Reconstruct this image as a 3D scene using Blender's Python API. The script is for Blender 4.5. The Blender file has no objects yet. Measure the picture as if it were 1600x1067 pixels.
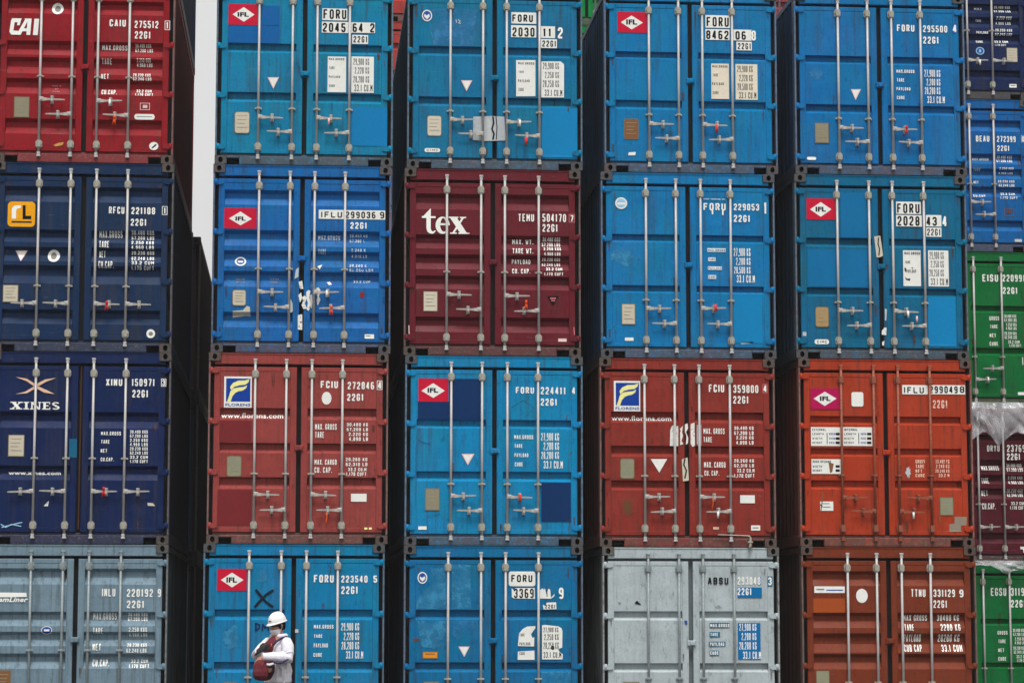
import bpy, bmesh, math, random
from mathutils import Vector, Matrix
rad = math.radians
scene = bpy.context.scene
COL = scene.collection

# ------------------------------------------------------------------ camera, world, sun, exposure
cam_data = bpy.data.cameras.new('camera')
cam = bpy.data.objects.new('camera', cam_data); COL.objects.link(cam)
cam_data.sensor_width = 36.0
cam_data.lens = 88.3268
cam_data.clip_start = 0.1; cam_data.clip_end = 3000
cam.matrix_world = Matrix([[0.996577, -0.010168, -0.082044, 4.238279], [-0.08267, -0.115419, -0.989871, -34.113371], [0.000596, 0.993265, -0.115865, 1.38316], [0.0, 0.0, 0.0, 1.0]])
scene.camera = cam

SUN_EL, SUN_AZ = rad(64), rad(181)          # azimuth clockwise from +Y (north): sun high behind the camera
world = bpy.data.worlds.new('World'); scene.world = world
world.use_nodes = True
wn = world.node_tree
for n in list(wn.nodes): wn.nodes.remove(n)
sky = wn.nodes.new('ShaderNodeTexSky'); sky.sky_type = 'NISHITA'; sky.sun_disc = False
sky.sun_elevation = SUN_EL; sky.sun_rotation = SUN_AZ
sky.air_density = 2.0; sky.dust_density = 8.0; sky.ozone_density = 1.0
hsv = wn.nodes.new('ShaderNodeHueSaturation'); hsv.inputs['Saturation'].default_value = 0.12
bg = wn.nodes.new('ShaderNodeBackground'); bg.inputs['Strength'].default_value = 0.10
wo = wn.nodes.new('ShaderNodeOutputWorld')
cloud = wn.nodes.new('ShaderNodeMix'); cloud.data_type = 'RGBA'; cloud.inputs[0].default_value = 0.55      # an even layer of white cloud over the sky
geo = wn.nodes.new('ShaderNodeTexCoord'); sep = wn.nodes.new('ShaderNodeSeparateXYZ'); wn.links.new(geo.outputs['Generated'], sep.inputs[0])
up = wn.nodes.new('ShaderNodeMapRange'); up.inputs['From Min'].default_value = 0.0; up.inputs['From Max'].default_value = 1.0; up.inputs['To Min'].default_value = 10.4; up.inputs['To Max'].default_value = 10.4
wn.links.new(sep.outputs['Z'], up.inputs['Value'])                        # overcast: brighter overhead than at the horizon
wn.links.new(up.outputs[0], cloud.inputs[7])
wn.links.new(sky.outputs[0], hsv.inputs['Color']); wn.links.new(hsv.outputs[0], cloud.inputs[6]); wn.links.new(cloud.outputs[2], bg.inputs['Color']); wn.links.new(bg.outputs[0], wo.inputs['Surface'])

sun_d = bpy.data.lights.new('sun', 'SUN'); sun_d.energy = 2.5; sun_d.angle = rad(18); sun_d.color = (1.0, 0.985, 0.96)
sun = bpy.data.objects.new('sun', sun_d); COL.objects.link(sun)
sd = Vector((math.sin(SUN_AZ)*math.cos(SUN_EL), math.cos(SUN_AZ)*math.cos(SUN_EL), math.sin(SUN_EL)))
sun.rotation_euler = sd.to_track_quat('Z', 'Y').to_euler()
sun.location = sd*60

scene.view_settings.view_transform = 'Standard'; scene.view_settings.look = 'None'
scene.view_settings.exposure = 0.1; scene.view_settings.gamma = 1.0
scene.view_settings.use_curve_mapping = False
scene.render.engine = 'CYCLES'

# ------------------------------------------------------------------ helpers
W, H, D = 2.438, 2.591, 6.058
def lin(c):
    return tuple(((v/255)/12.92 if v/255 <= .04045 else ((v/255+.055)/1.055)**2.4) for v in c)

class MB:
    """collects shapes into one mesh"""
    def __init__(s): s.v = []; s.f = []; s.m = []; s.sm = []
    def face(s, idx, m=0, sm=False): s.f.append(tuple(idx)); s.m.append(m); s.sm.append(sm)
    def add(s, pts):
        n = len(s.v); s.v.extend(tuple(p) for p in pts); return n
    def box(s, x0, x1, y0, y1, z0, z1, m=0, skip=''):
        n = s.add([(x0,y0,z0),(x1,y0,z0),(x1,y1,z0),(x0,y1,z0),(x0,y0,z1),(x1,y0,z1),(x1,y1,z1),(x0,y1,z1)])
        for k, q in (('b',(0,3,2,1)),('t',(4,5,6,7)),('f',(0,1,5,4)),('r',(1,2,6,5)),('k',(2,3,7,6)),('l',(3,0,4,7))):
            if k not in skip: s.face([n+i for i in q], m)
    def bbox(s, x0, x1, y0, y1, z0, z1, b=.006, m=0):
        """box with its front edges chamfered (front is -y)"""
        n = s.add([(x0,y1,z0),(x1,y1,z0),(x1,y1,z1),(x0,y1,z1),
                   (x0,y0+b,z0),(x1,y0+b,z0),(x1,y0+b,z1),(x0,y0+b,z1),
                   (x0+b,y0,z0+b),(x1-b,y0,z0+b),(x1-b,y0,z1-b),(x0+b,y0,z1-b)])
        s.face([n+3,n+2,n+1,n], m)
        for i in range(4):
            j = (i+1) % 4
            s.face([n+i,n+j,n+4+j,n+4+i], m); s.face([n+4+i,n+4+j,n+8+j,n+8+i], m)
        s.face([n+8,n+9,n+10,n+11], m)
    def ring(s, c, r, ax, k, ry=None, ph=0):
        c = Vector(c); ax = Vector(ax).normalized()
        u = ax.orthogonal().normalized(); w = ax.cross(u)
        return [c + u*(r*math.cos(2*math.pi*i/k+ph)) + w*((ry or r)*math.sin(2*math.pi*i/k+ph)) for i in range(k)]
    def tube(s, pts, rs, k=10, m=0, cap=True, sm=True):
        pts = [Vector(p) for p in pts]; prev = None
        ax0 = (pts[1]-pts[0]).normalized(); u = ax0.orthogonal().normalized()
        for i, p in enumerate(pts):
            a = (pts[min(i+1,len(pts)-1)]-pts[max(i-1,0)]).normalized()
            u = (u-a*u.dot(a)).normalized(); w = a.cross(u)
            r = rs[i] if isinstance(rs,(list,tuple)) else rs
            n = s.add([p+u*(r*math.cos(2*math.pi*j/k))+w*(r*math.sin(2*math.pi*j/k)) for j in range(k)])
            if prev is not None:
                for j in range(k): s.face([prev+j, prev+(j+1)%k, n+(j+1)%k, n+j], m, sm)
            elif cap: s.face([n+j for j in range(k)][::-1], m)
            prev = n
        if cap: s.face([prev+j for j in range(k)], m)
    def prism(s, poly, y0, y1, m=0):
        """polygon in x,z extruded from y0 (front) to y1"""
        k = len(poly)
        a = sum(poly[i][0]*poly[(i+1)%k][1]-poly[(i+1)%k][0]*poly[i][1] for i in range(k))
        if a < 0: poly = poly[::-1]
        n = s.add([(x,y0,z) for x,z in poly]+[(x,y1,z) for x,z in poly])
        s.face([n+i for i in range(k)], m); s.face([n+k+i for i in range(k)][::-1], m)
        for i in range(k):
            j = (i+1)%k; s.face([n+j,n+i,n+k+i,n+k+j], m)
    def mesh(s, name):
        me = bpy.data.meshes.new(name); me.from_pydata(s.v, [], s.f)
        me.polygons.foreach_set('material_index', s.m); me.polygons.foreach_set('use_smooth', s.sm)
        me.validate(); me.update(); return me

def link(name, me, parent=None, mats=()):
    o = bpy.data.objects.new(name, me); COL.objects.link(o)
    if parent is not None: o.parent = parent
    if mats:
        while len(me.materials) < len(mats): me.materials.append(None)
        for i, m in enumerate(mats):
            o.material_slots[i].link = 'OBJECT'; o.material_slots[i].material = m
    return o
def tag(o, label, cat=None, group=None, kind=None):
    if label: o['label'] = label
    if cat: o['category'] = cat
    if group: o['group'] = group
    if kind: o['kind'] = kind
    return o
def empty(name, loc=(0,0,0), rz=0.0):
    o = bpy.data.objects.new(name, None); COL.objects.link(o); o.empty_display_size = .2
    o.location = loc; o.rotation_euler = (0,0,rz); return o

# ------------------------------------------------------------------ materials
def newmat(name):
    m = bpy.data.materials.new(name); m.use_nodes = True
    nt = m.node_tree; return m, nt, nt.nodes['Principled BSDF']
def N(nt, t, **k):
    n = nt.nodes.new(t)
    for a, b in k.items(): setattr(n, a, b)
    return n
def noise(nt, vec, scale, detail=4, rough=.55, stretch=None, seed=0.0):
    mp = N(nt,'ShaderNodeMapping'); mp.inputs['Location'].default_value = (seed*3.1, seed*1.7, seed*2.3)
    if stretch: mp.inputs['Scale'].default_value = stretch
    nt.links.new(vec, mp.inputs['Vector'])
    n = N(nt,'ShaderNodeTexNoise'); n.inputs['Scale'].default_value = scale; n.inputs['Detail'].default_value = detail; n.inputs['Roughness'].default_value = rough
    nt.links.new(mp.outputs[0], n.inputs['Vector']); return n.outputs['Fac']
def ramp(nt, fac, a, b, lo=0.0, hi=1.0):
    r = N(nt,'ShaderNodeMapRange'); r.inputs['From Min'].default_value = a; r.inputs['From Max'].default_value = b
    r.inputs['To Min'].default_value = lo; r.inputs['To Max'].default_value = hi
    nt.links.new(fac, r.inputs['Value']); return r.outputs[0]
def mix(nt, fac, a, b):
    n = N(nt,'ShaderNodeMix', data_type='RGBA')
    if isinstance(fac,float): n.inputs[0].default_value = fac
    else: nt.links.new(fac, n.inputs[0])
    for i, c in ((6,a),(7,b)):
        if isinstance(c, tuple): n.inputs[i].default_value = (*c[:3],1)
        else: nt.links.new(c, n.inputs[i])
    return n.outputs[2]
def scale_c(c, k): return tuple(min(1,v*k) for v in c)
RUST = lin((92,52,34)); GRIME = lin((66,62,54))

def paint(name, rgb, seed, rust=.35, grime=.5, fade=.5, rough=.5, dents=.45):
    """weathered container paint: patchy fading, vertical dirt streaks, rust blisters, shallow dents"""
    m, nt, p = newmat(name)
    c = rgb
    lum = sum(c)/3
    tc = N(nt,'ShaderNodeTexCoord'); v = tc.outputs['Object']
    big = noise(nt, v, 1.1, 5, .6, seed=seed)
    faded = tuple(x*.9+lum*.1+.012 for x in c)
    col = mix(nt, ramp(nt, big, .48, .72, 0, fade), c, faded)
    col = mix(nt, ramp(nt, noise(nt, v, 2.3, 6, .65, seed=seed+5), .5, .72, 0, .55), col, scale_c(c,.68))
    col = mix(nt, ramp(nt, noise(nt, v, 1.7, 6, .65, seed=seed+13), .42, .66, 0, .7), col, (c[0]*.95, c[1]*1.10, c[2]*.80) if c[2] > 3*c[0] else scale_c(c,.86))
    fine = noise(nt, v, 38, 5, .7, seed=seed+2)
    col = mix(nt, ramp(nt, fine, .40, .66, 0, .42), col, scale_c(c,.66))
    col = mix(nt, ramp(nt, noise(nt, v, 70, 3, .7, seed=seed+11), .55, .7, 0, .22), col, faded)
    st = noise(nt, v, 6, 6, .6, stretch=(3.2,3.2,.16), seed=seed+3)
    col = mix(nt, ramp(nt, st, .50, .70, 0, grime), col, mix(nt, .55, scale_c(c,.55), GRIME))
    sc = noise(nt, v, 16, 7, .75, stretch=(.35,1,2.2), seed=seed+15)                          # scrapes along the panels
    col = mix(nt, ramp(nt, sc, .63, .67, 0, .6), col, tuple(x*.6+.10 for x in c))
    dk = noise(nt, v, 11, 7, .75, stretch=(1.6,1,.5), seed=seed+17)
    col = mix(nt, ramp(nt, dk, .56, .68, 0, .7), col, scale_c(c,.35))
    rs = noise(nt, v, 7.5, 8, .72, stretch=(1,1,.6), seed=seed+7)
    rm = ramp(nt, rs, .70-.06*rust, .745-.06*rust, 0, 1.0)
    col = mix(nt, rm, col, mix(nt, ramp(nt, fine,.3,.7), RUST, scale_c(RUST,.55)))
    nt.links.new(col, p.inputs['Base Color'])
    r1 = ramp(nt, big, .35, .7, rough-.08, rough+.18); nt.links.new(r1, p.inputs['Roughness'])
    p.inputs['Specular IOR Level'].default_value = .10
    b1 = N(nt,'ShaderNodeBump'); b1.inputs['Strength'].default_value = dents; b1.inputs['Distance'].default_value = .05
    nt.links.new(noise(nt, v, 2.6, 3, .45, seed=seed+9), b1.inputs['Height'])
    b2 = N(nt,'ShaderNodeBump'); b2.inputs['Strength'].default_value = .12; b2.inputs['Distance'].default_value = .004
    nt.links.new(fine, b2.inputs['Height']); nt.links.new(b1.outputs[0], b2.inputs['Normal']); nt.links.new(b2.outputs[0], p.inputs['Normal'])
    return m
def worn(name, rgb, seed, amt):
    """frame steel whose paint has largely gone to grime and rust"""
    m, nt, p = newmat(name)
    tc = N(nt,'ShaderNodeTexCoord'); v = tc.outputs['Object']
    n1 = noise(nt, v, 3.2, 7, .68, stretch=(1,1,1.6), seed=seed)
    n2 = noise(nt, v, 14, 6, .7, seed=seed+4)
    base = mix(nt, ramp(nt, n2, .35, .7), lin((70,67,60)), lin((56,45,38)))
    base = mix(nt, ramp(nt, n1, .52, .66, 0, .8), base, RUST)
    c = mix(nt, ramp(nt, n2, .62-.42*amt, .72-.42*amt, .15, .4+.6*amt), scale_c(rgb,.75), base)
    c = mix(nt, ramp(nt, noise(nt, v, 30, 4, .7, seed=seed+8), .56, .66, 0, .45), c, lin((120,118,108)))
    nt.links.new(c, p.inputs['Base Color']); p.inputs['Roughness'].default_value = .62
    b = N(nt,'ShaderNodeBump'); b.inputs['Strength'].default_value = .35; b.inputs['Distance'].default_value = .01
    nt.links.new(n2, b.inputs['Height']); nt.links.new(b.outputs[0], p.inputs['Normal'])
    return m
def shaded_side(name, rgb, seed):
    """long side walls: paint mixed towards near-black, gap shade put into the colour"""
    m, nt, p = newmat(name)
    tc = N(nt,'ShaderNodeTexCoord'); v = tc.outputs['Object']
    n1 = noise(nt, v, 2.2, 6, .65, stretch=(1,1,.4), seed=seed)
    nt.links.new(mix(nt, ramp(nt, n1, .35, .7, .55, .95), scale_c(rgb,.6), (.022,.020,.019)), p.inputs['Base Color'])  # blotchy near-black mix paints the shade between the stacks
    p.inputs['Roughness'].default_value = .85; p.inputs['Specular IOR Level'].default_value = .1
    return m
def steel(name, rgb, seed=0, metal=.35, rough=.42, rust=.3):
    m, nt, p = newmat(name)
    tc = N(nt,'ShaderNodeTexCoord'); v = tc.outputs['Object']
    n1 = noise(nt, v, 5, 6, .65, stretch=(1,1,.35), seed=seed); n2 = noise(nt, v, 45, 4, .6, seed=seed+1)
    c = mix(nt, ramp(nt, n1, .4, .66), rgb, scale_c(rgb,.58))
    c = mix(nt, ramp(nt, n2, .6-.1*rust, .72-.1*rust, 0, rust+.2), c, RUST)
    nt.links.new(c, p.inputs['Base Color']); p.inputs['Metallic'].default_value = metal
    nt.links.new(ramp(nt, n2, .3,.7, rough-.1, rough+.15), p.inputs['Roughness'])
    return m
def simple(name, rgb, rough=.55, var=.25, sc=20, metal=0.0, spec=.12):
    m, nt, p = newmat(name)
    tc = N(nt,'ShaderNodeTexCoord'); v = tc.outputs['Object']
    n1 = noise(nt, v, sc, 5, .65); n2 = noise(nt, v, sc*.16, 4, .6, seed=3)
    c = mix(nt, ramp(nt, n1, .4, .7, 0, var), rgb, scale_c(rgb,.55))
    c = mix(nt, ramp(nt, n2, .45, .7, 0, var), c, scale_c(rgb,.7))
    nt.links.new(c, p.inputs['Base Color']); p.inputs['Roughness'].default_value = rough; p.inputs['Metallic'].default_value = metal
    p.inputs['Specular IOR Level'].default_value = spec
    return m
def stencil(name, rgb, wear):
    """lettering paint, flaked away in spots so that the steel behind shows"""
    m, nt, p = newmat(name)
    tc = N(nt,'ShaderNodeTexCoord'); v = tc.outputs['Object']
    n1 = noise(nt, v, 26, 6, .7); n2 = noise(nt, v, 5, 3, .6, seed=4)
    nt.links.new(mix(nt, ramp(nt, n2, .4,.7,0,.4), rgb, scale_c(rgb,.75)), p.inputs['Base Color'])
    p.inputs['Roughness'].default_value = .6
    nt.links.new(ramp(nt, n1, .68-wear*.25, .73-wear*.25, 1, .12) if not name.startswith('worn_patch') else ramp(nt, noise(nt, v, 4.5, 8, .72), .38, .58, .05, .8), p.inputs['Alpha'])
    return m
def sc255(c, k=1.0): return scale_c(lin(c), k)
MAT = {}
for k, c in dict(sw=(232,232,226), pink=(226,190,190), red=(196,16,52), magenta=(176,8,80), logoblue=(12,60,150), cream=(238,232,150), cream2=(226,216,196),
                 k=(16,16,18), k2=(48,48,50), grey=(128,128,122), ltgrey=(188,192,192), yellow=(236,164,16), yellowdull=(196,150,80), tan=(168,140,96), tanlight=(196,188,168),
                 pale=(204,196,178), platedull=(140,134,112), plategreen=(140,140,116), platerim=(120,108,84), platetxt=(150,142,120), brownplate=(128,88,56), orangeplate=(226,140,24),
                 teal=(20,96,128), tape=(176,182,186), ltblue=(150,196,222), emb=(38,78,156), peach=(226,186,158), pinktxt=(206,120,124), pinkwhite=(226,196,190),
                 pblue=(0,92,158), pblue2=(0,120,178), pblue3=(0,126,182), pblue4=(0,106,158), pnavy=(2,46,94), pred=(116,36,40), porange=(160,74,30),
                 patchblue=(0,106,164), patchblue2=(40,100,130), patchgrey=(140,128,112), rusty=(104,66,42), rustred=(130,40,36), bluetxt=(20,96,150),
                 scuff=(40,142,188), scuff2=(18,122,178), scuffd=(2,80,124), scuffg=(120,134,138), kb=(14,30,44), kb2=(8,36,84), kk=(56,58,60)).items():
    MAT[k] = simple('marking_'+k, sc255(c), .5, .22, 24)
for k, c, w in (('scuff',(40,140,186),.5),('scuff2',(20,124,180),.35),('scuffd',(2,76,118),.3),('scuffg',(120,134,138),.3)): MAT[k] = stencil('worn_patch_'+k, sc255(c), w+.28)
MAT['w'] = stencil('white_lettering', sc255((238,238,232)), .1)
MAT['tw'] = stencil('torn_white_paper', sc255((226,226,220)), .42)
MAT['wf'] = stencil('faded_lettering', sc255((190,205,222)), .55)
MAT['wp'] = stencil('pinkish_lettering', sc255((236,196,176)), .4)
RUBBER_AND_SHADE = simple('black_rubber_and_gap_shade', (.012,.012,.014), .7, .3)  # door gasket rubber; on the post webs it paints the gap shade
GREYRUB = simple('grey_painted_rubber', lin((112,122,124)), .6, .5, 8)
GALV = steel('galvanised_steel', lin((186,184,182)), 1, .1, .42, .2)
FITTING = steel('cast_fitting_steel', lin((176,173,160)), 3, .05, .55, .35)
BARGREY = steel('grey_painted_bar', lin((142,152,154)), 5, .1, .5, .3)
BARRUST = steel('rusty_orange_bar', lin((156,82,56)), 7, .05, .6, .7)
HANDLE = steel('handle_steel', lin((178,174,168)), 9, .05, .5, .35)
SEALM = {'orange':simple('orange_seal', sc255((232,84,24))), 'orangestrip':simple('orange_strap', sc255((236,96,30))), 'red':simple('red_seal', sc255((206,40,40))), 'redtube':simple('red_bolt_seal', sc255((214,56,48))),
         'white':simple('white_seal', sc255((230,230,226))), 'pinkwhite':simple('pale_pink_seal', sc255((226,180,176)))}
HOLE = simple('dark_inside', (.01,.01,.01), .9, .1)

# ------------------------------------------------------------------ shared container pieces (local frame: x right, y into the box, z up)
def casting_mesh():
    """corner casting .162 x .178 x .118 with an oval hole in the front and in the outer side"""
    b = MB(); w, d, h = .162, .178, .116
    def holed(o, eu, ev, en, lu, lv, ru, rv):
        o = Vector(o); eu = Vector(eu); ev = Vector(ev); en = Vector(en); k = 16
        out = []; inn = []
        for i in range(k):
            a = 2*math.pi*(i+.5)/k; cx, sx = math.cos(a), math.sin(a)
            t = min(lu/2/abs(cx) if abs(cx)>1e-6 else 9, lv/2/abs(sx) if abs(sx)>1e-6 else 9)
            out.append(o+eu*(lu/2+t*cx)+ev*(lv/2+t*sx)); inn.append(o+eu*(lu/2+ru*cx)+ev*(lv/2+rv*sx))
        n = b.add(out+inn+[p+en*.05 for p in inn])
        for i in range(k):
            j = (i+1)%k
            b.face([n+i,n+j,n+k+j,n+k+i]); b.face([n+k+i,n+k+j,n+2*k+j,n+2*k+i], 1)
        b.face([n+2*k+i for i in range(k)], 1)
        for cu, cv in ((0,0),(1,0),(1,1),(0,1)):      # the little corner triangles
            pc = o+eu*(lu*cu)+ev*(lv*cv)
            near = sorted(range(k), key=lambda q:(out[q]-pc).length)[:2]
            m = b.add([pc]); b.face([m,n+near[0],n+near[1]])
    holed((0,0,0),(1,0,0),(0,0,1),(0,1,0), w, h, .031, .040)
    holed((0,d,0),(0,-1,0),(0,0,1),(1,0,0), d, h, .031, .040)
    n = b.add([(0,0,0),(w,0,0),(w,d,0),(0,d,0),(0,0,h),(w,0,h),(w,d,h),(0,d,h)])
    b.face([n+0,n+3,n+2,n+1]); b.face([n+4,n+5,n+6,n+7]); b.face([n+1,n+2,n+6,n+5]); b.face([n+2,n+3,n+7,n+6])
    return b.mesh('corner_casting')
ME = {}
ME['casting'] = casting_mesh()
def post_mesh():
    b = MB()
    b.bbox(.002,.026,.004,.16,.118,2.470,.005)
    b.box(.026,.080,.120,.16,.118,2.470,1)  # web takes the black slot: shade beside the door put into its colour
    return b.mesh('corner_post')
ME['post'] = post_mesh()
b = MB(); b.box(.002,.10,0,.12,.118,2.470); ME['rearpost'] = b.mesh('rear_post')
def header_mesh():
    b = MB(); b.bbox(.164,W-.164,.018,.14,2.430,2.578,.008)
    for x0, x1 in ((.082,.1635),(W-.1635,W-.082)): b.box(x0,x1,.024,.14,2.430,2.4725);
    b.box(.164,W-.164,.010,.020,2.566,2.582)
    return b.mesh('header')
ME['header'] = header_mesh()
def sill_mesh():
    b = MB(); z1 = .118
    poly = [(.164,z1),(.164,.085),(.335,.085),(.335,.006),(W-.335,.006),(W-.335,.085),(W-.164,.085),(W-.164,z1)]
    # two prisms meeting end to end keep every face flat and convex
    b.bbox(.335,W-.335,.012,.15,.010,z1,.008)
    for x0, x1 in ((.164,.334),(W-.334,W-.164)): b.bbox(x0,x1,.012,.15,.086,z1,.006)
    b.box(.335,W-.335,.004,.014,.002,.014)
    b.box(.08,W-.08,.05,.14,.119,.150)
    return b.mesh('sill')
ME['sill'] = sill_mesh()
def notch_mesh():
    b = MB()
    b.box(.164,.334,.11,.13,.012,.085)
    return b.mesh('lifting_pocket')
ME['notch'] = notch_mesh()
def side_mesh():
    b = MB(); y = .15; pts = []
    pat = ((.072,.0),(.068,.036),(.072,.036),(.068,.0))
    x = 0.0
    pts.append((.012,y))
    cur = 0.012
    while y < D-.16:
        for dy, off in pat:
            pts.append((.010+off, y+dy)); y += dy
            if y >= D-.12: break
    n0 = b.add([(px,min(py,D-.12),.16) for px,py in pts]); n1 = b.add([(px,min(py,D-.12),2.50) for px,py in pts])
    for i in range(len(pts)-1): b.face([n0+i+1,n0+i,n1+i,n1+i+1])
    n0 = b.add([(px+.004,min(py,D-.12),.16) for px,py in pts]); n1 = b.add([(px+.004,min(py,D-.12),2.50) for px,py in pts])
    for i in range(len(pts)-1): b.face([n0+i,n0+i+1,n1+i+1,n1+i])
    return b.mesh('side_wall')
ME['side'] = side_mesh()
b = MB(); b.box(.004,.06,.18,D-.18,2.501,2.572); ME['toprail'] = b.mesh('top_rail')
b = MB(); b.box(.004,.06,.18,D-.18,.012,.159); ME['botrail'] = b.mesh('bottom_rail')
def roof_mesh():
    b = MB(); ys = []; y = .16; 
    while y < D-.14: ys += [(y,0),(y+.09,0),(y+.12,-.018),(y+.18,-.018)]; y += .21
    ys = [(min(a,D-.12),o) for a,o in ys]
    n0 = b.add([(.06,a,2.570+o) for a,o in ys]); n1 = b.add([(W-.06,a,2.570+o) for a,o in ys])
    for i in range(len(ys)-1): b.face([n0+i,n1+i,n1+i+1,n0+i+1])
    return b.mesh('roof')
ME['roof'] = roof_mesh()
b = MB(); b.box(.10,W-.10,.02,.06,.118,2.578); b.box(.10,W-.10,.0,.1,.008,.116); ME['endwall'] = b.mesh('end_wall')
b = MB(); b.box(.062,W-.062,.16,D-.13,.02,.15); ME['base'] = b.mesh('floor_base')
b = MB(); b.box(.081,W-.081,.098,.13,.152,2.478); ME['gasket'] = b.mesh('door_gasket')
def bar_mesh():
    b = MB(); b.tube([(0,-.016,.075),(0,-.016,2.495)], .0175, 12)
    for s, z in ((1,2.487),(-1,.083)):
        b.bbox(-.026,.026,-.036,.010,z-.014,z+.014,.005)
        b.prism([(-.017,z-s*.018),(.017,z-s*.018),(.024,z-s*.05),(-.024,z-s*.05)], -.034, .002)
    return b.mesh('lock_bar')
ME['bar'] = bar_mesh()
def bracket_mesh():
    b = MB()
    b.prism([(-.022,-.062),(.022,-.062),(.046,-.03),(.046,.03),(.022,.062),(-.022,.062),(-.046,.03),(-.046,-.03)], .004, .021)
    b.prism([(-.026,-.045),(.026,-.045),(.03,0),(.026,.045),(-.026,.045),(-.03,0)], -.042, .004)
    for x in (-.036,.036): b.tube([(x,.004,0),(x,-.006,0)], .008, 6)
    return b.mesh('bar_bracket')
ME['bracket'] = bracket_mesh()
def guide_mesh():
    b = MB(); b.bbox(-.048,.048,.004,.021,-.012,.012,.003); b.bbox(-.026,.026,-.040,.004,-.014,.014,.004)
    return b.mesh('bar_guide')
ME['guide'] = guide_mesh()
def handle_mesh():
    b = MB()
    b.bbox(-.005,.055,-.052,-.020,-.030,.030,.008)
    pts = [(.05,.022),(.13,.014),(.17,.013),(.25,.012),(.34,.008),(.345,-.006),(.25,-.012),(.17,-.013),(.13,-.016),(.05,-.024)]
    b.prism(pts, -.046, -.032)
    b.tube([(.025,-.050,0),(.025,-.060,0)], .013, 8)
    return b.mesh('door_handle')
ME['handle'] = handle_mesh()
def catch_mesh():
    b = MB()
    b.bbox(-.022,.022,-.002,.021,-.058,.050,.005)
    b.bbox(-.015,.015,-.030,-.002,-.052,-.020,.004); b.bbox(-.018,.018,-.056,-.003,.022,.046,.004)
    b.prism([(-.013,.020),(.013,.020),(.016,-.030),(-.010,-.030)], -.058, -.050)
    return b.mesh('handle_catch')
ME['catch'] = catch_mesh()
def hinge_mesh():
    b = MB()
    b.prism([(.006,-.030),(.11,-.034),(.142,-.018),(.142,.022),(.11,.036),(.006,.036)], .002, .021)
    b.tube([(.040,.014,-.045),(.040,.014,.045)], .021, 10)
    return b.mesh('hinge')
ME['hinge'] = hinge_mesh()
b = MB(); b.bbox(-.055,.060,-.004,.030,-.040,.036,.008); b.bbox(-.02,.05,-.018,-.004,-.028,.020,.005); ME['hook'] = b.mesh('door_hook')
def seal_mesh(kind):
    b = MB()
    if kind == 'orangestrip': b.tube([(0,-.06,.05),(.004,-.066,.0),(-.004,-.062,-.06),(-.012,-.06,-.115)], .0075, 6)
    elif kind == 'redtube': b.tube([(0,-.066,.05),(.002,-.068,-.05)], .019, 8)
    elif kind in ('white','pinkwhite'): b.tube([(0,-.064,.04),(0,-.066,-.05)], .014, 8)
    else:
        b.tube([(0,-.06,.06),(0,-.068,.02),(-.012,-.066,-.03),(-.022,-.062,-.07)], .010, 6); b.tube([(0,-.068,.02),(.016,-.066,-.07)], .010, 6); b.tube([(0,-.066,.06),(0,-.066,.01)], .016, 6)
    return b.mesh('seal_tag')
for k in SEALM: ME['seal_'+k] = seal_mesh(k)

# ------------------------------------------------------------------ lettering
FCU = {}
def text_pts(txt, bold=.028, shear=0.0):
    """flat triangles of a string, scaled to a unit box"""
    key = (txt,bold,shear)
    if key in FCU: return FCU[key]
    cu = bpy.data.curves.new('lettering','FONT'); cu.body = txt; cu.size = 1; cu.offset = bold; cu.resolution_u = 2; cu.shear = shear; cu.space_character = 1.06
    o = bpy.data.objects.new('lettering', cu); COL.objects.link(o)
    bpy.context.view_layer.update()
    me = bpy.data.meshes.new_from_object(o.evaluated_get(bpy.context.evaluated_depsgraph_get()))
    vs = [(v.co.x,v.co.y) for v in me.vertices]; fs = [tuple(p.vertices) for p in me.polygons]
    bpy.data.objects.remove(o); bpy.data.curves.remove(cu); bpy.data.meshes.remove(me)
    x0 = min(v[0] for v in vs); x1 = max(v[0] for v in vs); y0 = min(v[1] for v in vs); y1 = max(v[1] for v in vs)
    vs = [((x-x0)/(x1-x0),(y-y0)/(y1-y0)) for x,y in vs]
    FCU[key] = (vs,fs); return FCU[key]
def strip(pts, w):
    """a stroke as a list of quads"""
    out = []
    for (ax,az),(bx,bz) in zip(pts,pts[1:]):
        dx, dz = bx-ax, bz-az; l = math.hypot(dx,dz) or 1; nx, nz = -dz/l*w/2, dx/l*w/2; ex, ez = dx/l*w*.2, dz/l*w*.2
        out.append([(ax+nx-ex,az+nz-ez),(bx+nx+ex,bz+nz+ez),(bx-nx+ex,bz-nz+ez),(ax-nx-ex,az-nz-ez)])
    return out
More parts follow.
